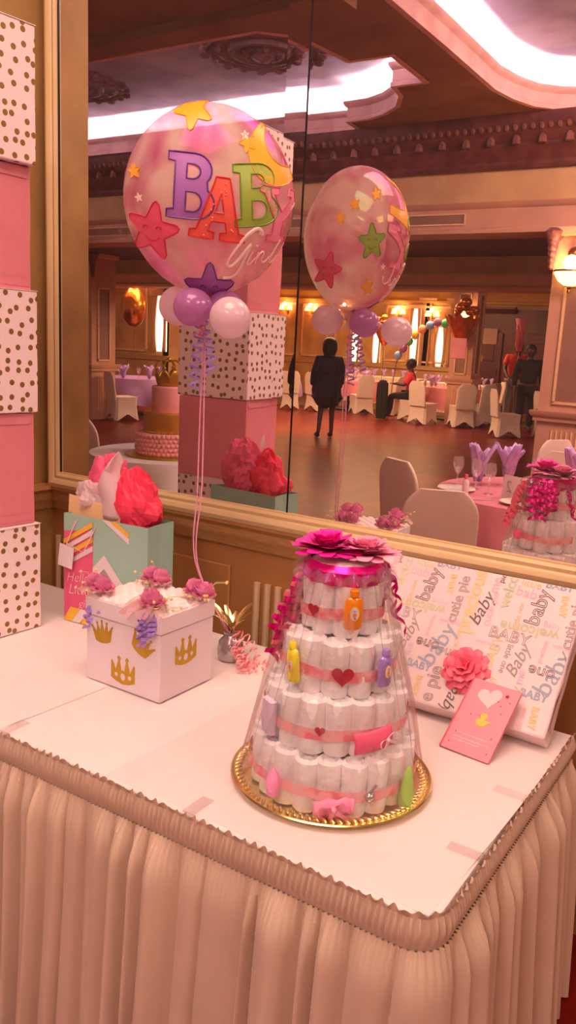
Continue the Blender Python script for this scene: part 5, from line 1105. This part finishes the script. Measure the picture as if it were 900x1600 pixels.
# --- near table beside the camera: pink cloth, place settings
NTX, NTY = -1.52, -1.02
round_table(NTX, NTY, .70, MT['pinkcl'], 'nearest round table, beside the two closest ivory chairs', 'rose satin cloth on the nearest round table', .5, seed=7)
chair(-1.82, .06, 2.75, 'ivory-covered chair closest to the mirror, wide back turned to it')
chair(-2.28, -.84, -2.66, 'ivory-covered chair left of the closest one, at the nearest round table')
chair(-2.22, -3.12, 2.1, 'white-covered chair in front of the near pillar base')
chair(-1.62, -1.80, look(-1.62, -1.80, NTX, NTY), 'ivory-covered chair on the far side of the nearest round table')
chair(-.72, -1.35, look(-.72, -1.35, NTX, NTY), 'ivory-covered chair at the right side of the nearest round table')
round_table(-1.2, -3.35, .65, MT['pinkcl'], 'round table just before the near pillar', 'rose cloth on the round table just before the near pillar', .45, seed=8)
chair(-1.25, -2.25, look(-1.25, -2.25, -1.35, -3.2), 'ivory-covered chair between the nearest round table and the next')
def giftbag(x, y, z, rz, label, s=1.0):
    t = thing('favour_bag', label, 'gift bag', (x, y, z), rz, 'lilac tissue-filled favour bags'); t.scale = (s,)*3
    b = MB()
    for i in range(9): petal(b, (0, 0, .03), i*.71, .12+.12*(i % 3), .45+.25*(i % 2), .21+.04*(i % 3), .10, 0, .5, wav=.12)
    b.build('tissue_fan', MT['napkin'], t, solid=.001)
    MB().lathe([(.03, 0), (.032, .002), (.005, .008), (.005, .05), (.035, .08), (.045, .12), (.042, .15)], (0, 0, 0), 18, cap=False).build('glass_cup', MT['glassy'], t)
    return t
giftbag(-1.98, -1.0, .754, .3, 'lilac tissue fan in a glass at the left of the nearest table')
giftbag(-1.83, -1.2, .754, 1.3, 'lilac tissue fan in a glass, right behind the first on the nearest table')
giftbag(-1.42, -1.38, .754, .5, 'lilac tissue fan behind the menu card on the nearest table')
for i, (x, y) in enumerate(((-2.08, -.86), (-1.93, -.82), (-1.80, -.72), (-1.66, -1.3))): goblet(x, y, .754, 1.1, ['stemmed glass at the left rim of the nearest table', 'stemmed glass beside the tissue fans on the nearest table', 'stemmed glass in front of the menu card', 'stemmed glass behind the menu card'][i])
mc = thing('menu_card', 'white table number card with a pale border standing on the nearest table', 'card', (-1.63, -.66, .757), PI+.45)
MB().box((0, 0, .075), (.15, .003, .15), (-.12, 0, 0)).build('card_sheet', MT['wrap'], mc, smooth=False)
b = MB(); 
for (c, d) in (((0, -.014+.0, .135), (.13, .002, .003)), ((0, .006, .018), (.13, .002, .003))): b.box(c, d)
b.build('border_line', MT['pinkink'], mc, smooth=False)
b = MB(); text_into(b, '2', .11, Matrix.Translation((0, -.012, .075)) @ Matrix.Rotation(-.12, 4, 'X') @ XZ, shear=.25, off_=-.001); b.build('printed_numeral', MT['greyink'], mc, smooth=False, weld=False)
for i, (x, y, rz) in enumerate(((-1.52, -.52, .4), (-2.02, -.70, 1.1))):
    s_ = tag(MB().lathe([(.001, .003), (.07, .003), (.10, .010), (.13, .016), (.128, .019), (.07, .007), (.001, .007)], (0, 0, 0), 32).build('dinner_plate', MT['plate'], loc=(x, y, .754)), ['white plate at the near rim of the nearest table', 'white plate at the left rim of the nearest table'][i], 'plate')
fk = MB().box((0, 0, 0), (.015, .18, .003)).box((0, .1, 0), (.024, .05, .003)).build('table_knife', MT['silver'], loc=(-1.76, -.46, .757), bevel=.001); fk.rotation_euler = (0, 0, .9); tag(fk, 'silver knife lying beside the plate on the nearest table', 'knife')
btl = thing('favour_bottle', 'small bottle with pink cap on the nearest table', 'bottle', (-1.90, -.55, .756)); MB().lathe([(.02, 0), (.022, .01), (.022, .09), (.01, .11)], (0, 0, 0), 14).build('bottle_body', MT['wrap'], btl); MB().lathe([(.011, .108), (.011, .14), (.001, .142)], (0, 0, 0), 12).build('cap', MT['pinkcloth'], btl)
# ---------------------------------------------------------------- tiered cake on its table
CT = Vector((-4.42, -.50, 0)); round_table(CT.x, CT.y, .62, MT['cloth'], 'small round table holding the tiered cake', 'white draped cloth on the small cake table', .6, seed=6)
tk = thing('tiered_cake', 'three-tiered pink and gold cake with a gold crown on top', 'cake', (CT.x+.08, CT.y+.10, .755))
MB().lathe([(.001, 0), (.33, 0), (.335, .006), (.33, .012), (.001, .012)], (0, 0, 0), 48).build('gold_cake_board', MT['gold'], tk)
b = MB(); q = random.Random(4); b.lathe([(.001, .012), (.245, .012), (.25, .03), (.25, .17), (.235, .185), (.001, .185)], (0, 0, 0), 48)
for row in range(5):
    for i in range(44):
        a_ = 2*PI*(i+.5*(row % 2))/44; c = Vector((math.cos(a_)*.25, math.sin(a_)*.25, .032+row*.034)); T = Matrix.Rotation(a_, 3, 'Z'); b.sphere(c, .021, 8, 5, M=T @ Matrix.Rotation(q.uniform(-.5, .5), 3, 'X') @ Matrix.Diagonal((.55, 1, .75)))
b.build('ruffled_bottom_tier', MT['cakepink'], tk)
MB().lathe([(.001, .185), (.19, .185), (.193, .19), (.193, .335), (.185, .345), (.001, .345)], (0, 0, 0), 48).build('gold_middle_tier', MT['cakegold'], tk)
b = MB()
for i in range(70): a_ = 2*PI*i/70; b.sphere((math.cos(a_)*.196, math.sin(a_)*.196, .194), .008, 6, 5)
b.build('bead_border', MT['gold'], tk)
MB().lathe([(.001, .345), (.128, .345), (.13, .35), (.13, .535), (.122, .545), (.001, .545)], (0, 0, 0), 48).build('pink_top_tier', MT['cakepink'], tk)
cr = empty('crown_topper', (0, 0, .545)); cr.parent = tk
b = MB(); b.grid(lambda u, v: ((.085+.02*v)*math.cos(2*PI*u), (.085+.02*v)*math.sin(2*PI*u), v*(.07+.06*abs(math.sin(2*PI*u*4)))), 64, 5, closeu=True); b.build('crown_band', MT['gold'], cr, solid=.004)
b = MB()
for i in range(8):
    a_ = 2*PI*(i+.5)/8; b.sphere((math.cos(a_)*.105, math.sin(a_)*.105, .14), .013, 8, 6); b.tube([(math.cos(a_)*.1, math.sin(a_)*.1, .12), (math.cos(a_)*.11, math.sin(a_)*.11, .16), (math.cos(a_)*.06, math.sin(a_)*.06, .2), (0, 0, .19)], .006, 6)
b.sphere((0, 0, .205), .02, 10, 8); b.build('crown_arches', MT['gold'], cr)
chair(-5.5, -.85, look(-5.5, -.85, -5.5, -3), 'white-covered chair standing left of the cake table')
# ---------------------------------------------------------------- balloon arch
AR = [(-8.996, 1.415, 'bblue'), (-8.873, 1.591, 'bpurp'), (-8.733, 1.766, 'bgreen'), (-8.577, 1.925, 'byel'), (-8.405, 2.067, 'bpeach'), (-8.214, 2.164, 'bblue'), (-8.025, 2.244, 'bpurp'), (-7.827, 2.221, 'bgreen'), (-7.074, 1.807, 'bpurp'), (-7.025, 1.634, 'bgreen'), (-6.931, 1.462, 'byel')]
nmz = {'bblue': 'blue', 'bpurp': 'purple', 'bgreen': 'green', 'byel': 'yellow', 'bpeach': 'peach'}
lbs = ['blue balloon at the lowest left end of the arch', 'purple balloon just above the lowest left blue one of the arch', 'green balloon on the left leg of the arch', 'yellow balloon on the left leg of the arch, above the green', 'peach balloon of the arch', 'blue balloon near the crown of the arch', 'purple balloon at the crown of the arch', 'green balloon at the right of the crown of the arch', 'purple balloon topmost right of the foil bouquet', 'green balloon on the right leg of the arch', 'yellow balloon at the lower right end of the arch']
for (x, z, c), lb in zip(AR, lbs):
    t = thing('arch_balloon', lb, 'balloon', (x, -14.3, z), 0, 'balloons of the pastel arch'); pr = [(max(1e-5, 0.10*math.sin(PI*j/12)), -.10*math.cos(PI*j/12)*(1.15 if j < 6 else 1)) for j in range(13)]
    MB().lathe(pr, (0, 0, 0), 18, cap=False).build('balloon_skin', MT[c], t); MB().lathe([(.015, -.14), (.005, -.125), (.01, -.11)], (0, 0, 0), 8).build('knot', MT[c], t)
ar = thing('balloon_arch', 'thin arched frame carrying the pastel balloons', 'arch'); MB().tube([(-9.1, -14.3, 0), (-9.1, -14.3, .7)]+[(x, -14.3, z) for x, z, c in AR[:8]]+[(-7.6, -14.3, 2.15), (-7.25, -14.3, 1.98)]+[(x, -14.3, z) for x, z, c in AR[8:]]+[(-6.8, -14.3, .6), (-6.8, -14.3, 0)], .012, 6).build('arch_frame', MT['brass'], ar)
# foil bouquets
def foil_bouquet(x, y, z, s, label, lamp=False, hang=False):
    t = thing('foil_bouquet', label, 'balloon bouquet', (x, y, z)); t.scale = (s,)*3
    b = MB(); b.grid(lambda u, v: ((.05+.34*v**.8)*(1+.13*math.sin(2*PI*u*9))*math.cos(2*PI*u), (.05+.20*v**.8)*math.sin(2*PI*u), -.5+.62*v+.04*math.sin(2*PI*u*9)*v), 72, 8, closeu=True); b.build('foil_skirt', MT['goldfoil'], t, weld=False)
    q = random.Random(int(x*10)); b = MB()
    for i in range(12): a_ = q.uniform(0, 6.28); r_ = q.uniform(.05, .34); b.sphere((math.cos(a_)*r_, math.sin(a_)*r_*.5, .22+q.uniform(-.06, .22)), q.uniform(.08, .14), 12, 8, sz=.8)
    b.build('foil_cluster', MT['goldfoil'], t)
    if hang: MB().tube([(0, 0, -.45), (0, -.24, -.45)], .02, 6).build('bracket', MT['brass'], t); return t
    MB().tube([(0, 0, -.5), (0, 0, -z/s+.02)], .008, 6).build('stand', MT['brass'], t); MB().lathe([(.001, -z/s), (.14, -z/s), (.14, -z/s+.03), (.001, -z/s+.04)], (0, 0, 0), 16).build('base', MT['brass'], t)
    return t
foil_bouquet(-6.66, -12.42, 2.20, .95, 'gold foil bouquet with flared skirt mounted on the far column', hang=True)
foil_bouquet(-9.70, -14.9, 2.0, .75, 'gold foil bouquet behind the balloons, left of the arch')
sg = tag(MB().box((0, 0, 0), (.34, .02, .42)).build('hanging_sign', MT['pinkcl'], loc=(-6.56, -12.05, 1.66), bevel=.01), 'pale pink card hung on the far column under the foil bouquet', 'sign')
hb = thing('foil_balloon', 'oval gold foil balloon beside the left pillar', 'balloon', (-12.7, -8.9, 2.2)); MB().lathe([(max(1e-5, .26*math.sin(PI*j/14)), -.42*math.cos(PI*j/14)) for j in range(15)], (0, 0, 0), 22, fn=lambda a, z: 1+.03*math.sin(a*12), cap=False).build('foil_skin', MT['goldfoil'], hb)
b = MB()
for i in range(10): petal(b, (0, 0, .38), i*.63, .3, 1.0, .28, .12, 0, .2)
b.build('foil_topknot', MT['goldfoil'], hb); MB().tube([(0, 0, -.4), (0, 0, -1.4)], .006, 5).build('string', MT['brass'], hb)
# ---------------------------------------------------------------- people
def skinned(name, V, E_, mt, parent, sub=2):
    me = bpy.data.meshes.new('tmp'); me.from_pydata([v[:3] for v in V], E_, []); o = bpy.data.objects.new('tmp', me); COL.objects.link(o)
    s = o.modifiers.new('s', 'SKIN'); 
    for i, v in enumerate(V):
        d = me.skin_vertices[0].data[i]; r_ = v[3]; d.radius = r_ if isinstance(r_, tuple) else (r_, r_); d.use_root = (i == 0)
    m_ = o.modifiers.new('ss', 'SUBSURF'); m_.levels = sub; m_.render_levels = sub
    me2 = bpy.data.meshes.new_from_object(o.evaluated_get(bpy.context.evaluated_depsgraph_get())); COL.objects.unlink(o); bpy.data.objects.remove(o)
    for p in me2.polygons: p.use_smooth = True
    me2.name = name; me2.materials.clear(); me2.materials.append(mt); o = bpy.data.objects.new(name, me2); COL.objects.link(o); o.parent = parent; return o
def person(label, loc, rz, h, pose, J, wear):
    t = thing('person', label, 'person', loc, rz); t.scale = (h/1.7,)*3
    V = [J['pelvis'], J['waist'], J['chest'], J['neck'], J['head']]; E_ = [(0, 1), (1, 2), (2, 3), (3, 4)]
    k_ = 5
    for s in 'lr':
        V += [J[s+'sh'], J[s+'el'], J[s+'wr'], J[s+'ha']]; E_ += [(2, k_), (k_, k_+1), (k_+1, k_+2), (k_+2, k_+3)]
        V += [J[s+'hp'], J[s+'kn'], J[s+'an'], J[s+'to']]; E_ += [(0, k_+4), (k_+4, k_+5), (k_+5, k_+6), (k_+6, k_+7)]; k_ += 8
    body = skinned('body', V, E_, MT['skin'], t)
    hd = Vector(J['head'][:3])+Vector((0, .005, .035)); b = MB(); b.sphere(hd, .095, 20, 14, sz=1.22); b.sphere(hd+Vector((0, .098, -.01)), .016, 8, 6, sz=1.4)
    for s in (-1, 1): b.sphere(hd+Vector((s*.095, 0, -.01)), .02, 8, 6, sz=1.4)
    b.tube([hd+Vector((-.025, .09, -.05)), hd+Vector((0, .096, -.052)), hd+Vector((.025, .09, -.05))], .006, 6)
    b.build('face', MT['skin'], body)
    b = MB()
    for s in (-1, 1): b.sphere(hd+Vector((s*.034, .083, .015)), .012, 8, 6)
    b.build('eye', MT['darkink'], body)
    for s in 'lr':   # fingers
        w_, hnd = Vector(J[s+'wr'][:3]), Vector(J[s+'ha'][:3]); d = (hnd-w_).normalized(); sd = d.cross(Vector((0, 1, 0))); sd = sd.normalized() if sd.length > .1 else Vector((1, 0, 0)); b = MB()
        for i in range(4):
            p = hnd+Vector((0, 1, 0)).cross(sd)*0+Vector((0, .016*(i-1.5), 0)); L_ = (.062, .075, .07, .055)[i]; b.tube([p, p+d*L_*.55, p+d*L_*.9+Vector((0, .01, 0))], lambda u: .0095*(1-.3*u), 6)
        b.tube([w_+d*.03+Vector((0, .02, 0)), w_+d*.06+Vector((0, .045, 0)), w_+d*.09+Vector((0, .052, 0))], .010, 6); b.build('fingers', MT['skin'], body)
    for (nm, V2, E2, mt) in wear: skinned(nm, V2, E2, MT[mt], t)
    return t, hd
def joints(**k_):
    J = dict(pelvis=(0, 0, .93, (.15, .11)), waist=(0, 0, 1.08, (.125, .095)), chest=(0, 0, 1.30, (.15, .11)), neck=(0, 0, 1.46, .05), head=(0, .01, 1.56, .06))
    for s, x in (('l', -1), ('r', 1)):
        J[s+'sh'] = (x*.18, 0, 1.38, .055); J[s+'el'] = (x*.24, -.02, 1.10, .042); J[s+'wr'] = (x*.25, .05, .86, .028); J[s+'ha'] = (x*.25, .07, .80, .034)
        J[s+'hp'] = (x*.09, 0, .86, .085); J[s+'kn'] = (x*.10, 0, .48, .055); J[s+'an'] = (x*.10, -.02, .09, .035); J[s+'to'] = (x*.11, .12, .04, .035)
    J.update(k_); return J
# woman in navy, walking away from the table side: seen from behind in the mirror
J = joints(lwr=(-.27, .10, .92, .028), lha=(-.26, .14, .87, .034), rkn=(.10, .03, .48, .055), ran=(.15, -.10, .10, .035), rto=(.17, .02, .04, .035))
wear = [('navy_dress', [(0, 0, .93, (.25, .20)), (0, 0, 1.08, (.21, .17)), (0, 0, 1.30, (.23, .17)), (0, 0, 1.43, (.10, .08)), (0, 0, .72, (.26, .21)), (0, 0, .50, (.22, .18)), (-.19, 0, 1.37, .095), (-.25, -.02, 1.10, .08), (-.27, .08, .94, .055), (.19, 0, 1.37, .095), (.25, -.02, 1.10, .08), (.265, .05, .90, .055)], [(0, 1), (1, 2), (2, 3), (0, 4), (4, 5), (2, 6), (6, 7), (7, 8), (2, 9), (9, 10), (10, 11)], 'navy')]
p, hd = person('person standing in a navy blue knee-length dress, back to the mirror\'s view, bag at her side', (-7.43, -8.23, 0), PI-.75, 1.70, 0, J, wear)
p['label'] = 'person with dark bobbed hair standing in a navy dress, seen from behind'
b = MB(); b.lathe([(.001, -.17), (.10, -.16), (.135, -.05), (.13, .05), (.11, .11), (.05, .15), (.001, .155)], hd+Vector((0, -.015, .005)), 24, sy=.95); b.build('hair', MT['hair'], p)
b = MB(); b.box((0, 0, 0), (.06, .28, .24), taper=.8); hbg = b.build('shoulder_bag', MT['blk'], None, bevel=.02); hbg.location = (-7.15, -8.05, .72); hbg.rotation_euler = (0, 0, PI-.75)
mbs = MB().tube([(0, -.1, .12), (0, 0, .62), (0, .1, .12)], .008, 6).build('strap', MT['blk'], hbg); tag(hbg, 'black handbag hanging at the side of the person in navy', 'bag')
for s, (x, y) in (('l', (-.10, .05)), ('r', (.16, -.03))):
    b = MB(); b.sphere((x, y, .045), .05, 12, 8, sz=.8, M=Matrix.Diagonal((.9, 2.3, 1))); b.build('shoe', MT['blk'], p)
# seated woman in coral
J = joints(pelvis=(0, 0, .56, (.16, .13)), waist=(0, .0, .70, (.14, .11)), chest=(0, .03, .93, (.155, .115)), neck=(0, .04, 1.09, .05), head=(0, .06, 1.19, .06))
for s, x in (('l', -1), ('r', 1)):
    J[s+'sh'] = (x*.18, .03, 1.01, .055); J[s+'el'] = (x*.24, .12, .78, .042); J[s+'wr'] = (x*.18, .34, .80, .028); J[s+'ha'] = (x*.16, .40, .80, .032)
    J[s+'hp'] = (x*.10, .08, .54, .09); J[s+'kn'] = (x*.11, .46, .52, .062); J[s+'an'] = (x*.11, .48, .10, .038); J[s+'to'] = (x*.11, .60, .04, .035)
wear = [('coral_top', [(0, 0, .58, (.18, .15)), (0, 0, .72, (.16, .13)), (0, .03, .93, (.18, .14)), (0, .04, 1.06, .075), (-.18, .03, 1.01, .075), (-.24, .12, .80, .06), (.18, .03, 1.01, .075), (.24, .12, .80, .06)], [(0, 1), (1, 2), (2, 3), (2, 4), (4, 5), (2, 6), (6, 7)], 'corals'),
        ('black_trousers', [(0, 0, .55, (.17, .12)), (-.10, .08, .54, .10), (-.11, .46, .52, .075), (-.11, .48, .14, .055), (.10, .08, .54, .10), (.11, .46, .52, .075), (.11, .48, .14, .055)], [(0, 1), (1, 2), (2, 3), (0, 4), (4, 5), (5, 6)], 'blk')]
p, hd = person('person in a coral top and black trousers seated on a covered chair', (-7.93, -12.9, .0), look(-7.93, -12.9, -9.0, -12.6), 1.72, 0, J, wear)
b = MB(); b.sphere(hd+Vector((0, -.025, .03)), .115, 18, 12, sz=1.05); b.build('hair', MT['hair'], p)
ct = thing('black_coat', 'black coat hung over the chair back left of the seated person', 'coat', (-8.42, -12.42, 0)); b = MB(); b.grid(lambda u, v: (0.12*(1+.12*math.sin(v*4)+.06*math.sin(u*31))*math.cos(2*PI*u), .10*math.sin(2*PI*u)*(1+.2*math.sin(u*30)), .80*(1-v)+.02), 40, 10, closeu=True); b.lathe([(.115, .81), (.08, .87), (.001, .89)], (0, 0, 0), 16, sy=.7, cap=False); b.build('coat_body', MT['blk'], ct)
# man in red shirt, bending slightly, and a person in dark clothes
J = joints(chest=(0, .05, 1.30, (.17, .12)), neck=(0, .09, 1.45, .055), head=(0, .13, 1.54, .065), lel=(-.26, .12, 1.12, .042), lwr=(-.24, .30, .98, .028), lha=(-.24, .35, .95, .034))
wear = [('red_shirt', [(0, 0, .95, (.17, .13)), (0, 0.02, 1.08, (.165, .125)), (0, .05, 1.30, (.20, .145)), (0, .08, 1.42, .08), (-.19, .03, 1.38, .08), (-.25, .08, 1.20, .065), (.19, .03, 1.38, .08), (.25, .03, 1.18, .065)], [(0, 1), (1, 2), (2, 3), (2, 4), (4, 5), (2, 6), (6, 7)], 'redsh'),
        ('grey_trousers', [(0, 0, .90, (.17, .13)), (-.10, 0, .84, .11), (-.11, 0, .48, .085), (-.11, -.02, .10, .07), (.10, 0, .84, .11), (.11, 0, .48, .085), (.11, -.02, .10, .07)], [(0, 1), (1, 2), (2, 3), (0, 4), (4, 5), (5, 6)], 'greyp')]
p, hd = person('person in a red shirt and pale trousers standing before the mahogany wall', (-6.27, -15.0, 0), -.6, 1.86, 0, J, wear)
b = MB(); b.sphere(hd+Vector((0, -.02, .035)), .105, 18, 12, sz=1.0); b.build('hair', MT['hair'], p)
for x in (-.11, .11): MB().sphere((x, .04, .045), .05, 10, 8, sz=.8, M=Matrix.Diagonal((.9, 2.4, 1))).build('shoe', MT['blk'], p)
wear = [('dark_suit', [(0, 0, .93, (.20, .16)), (0, 0, 1.08, (.18, .14)), (0, 0, 1.30, (.21, .15)), (0, 0, 1.42, .08), (-.2, 0, 1.38, .085), (-.26, -.02, 1.10, .07), (-.27, .04, .90, .055), (.2, 0, 1.38, .085), (.26, -.02, 1.10, .07), (.27, .04, .90, .055)], [(0, 1), (1, 2), (2, 3), (2, 4), (4, 5), (5, 6), (2, 7), (7, 8), (8, 9)], 'blk'),
        ('dark_trousers', [(0, 0, .90, (.17, .13)), (-.10, 0, .84, .11), (-.11, 0, .48, .085), (-.11, -.02, .10, .07), (.10, 0, .84, .11), (.11, 0, .48, .085), (.11, -.02, .10, .07)], [(0, 1), (1, 2), (2, 3), (0, 4), (4, 5), (5, 6)], 'blk')]
p, hd = person('person in dark clothes standing between the red-shirted person and the near pillar', (-5.28, -12.85, 0), -.4, 1.78, 0, joints(), wear)
b = MB(); b.sphere(hd+Vector((0, -.02, .035)), .105, 18, 12, sz=1.0); b.build('hair', MT['hair'], p)
for x in (-.11, .11): MB().sphere((x, .04, .045), .05, 10, 8, sz=.8, M=Matrix.Diagonal((.9, 2.4, 1))).build('shoe', MT['blk'], p)
rb = thing('ribbon_balloon', 'pale pink twisted foil balloon above the dark-clothed person', 'balloon', (-6.1, -14.6, 2.0)); b = MB()
for i in range(8): petal(b, (0, 0, -.35), i*.8, .1, .35, .75, .22, 0, .4)
b.build('foil_petal', MT['pinkcl'], rb); MB().tube([(0, 0, -.35), (0, 0, -1.2)], .006, 5).build('string', MT['string'], rb)
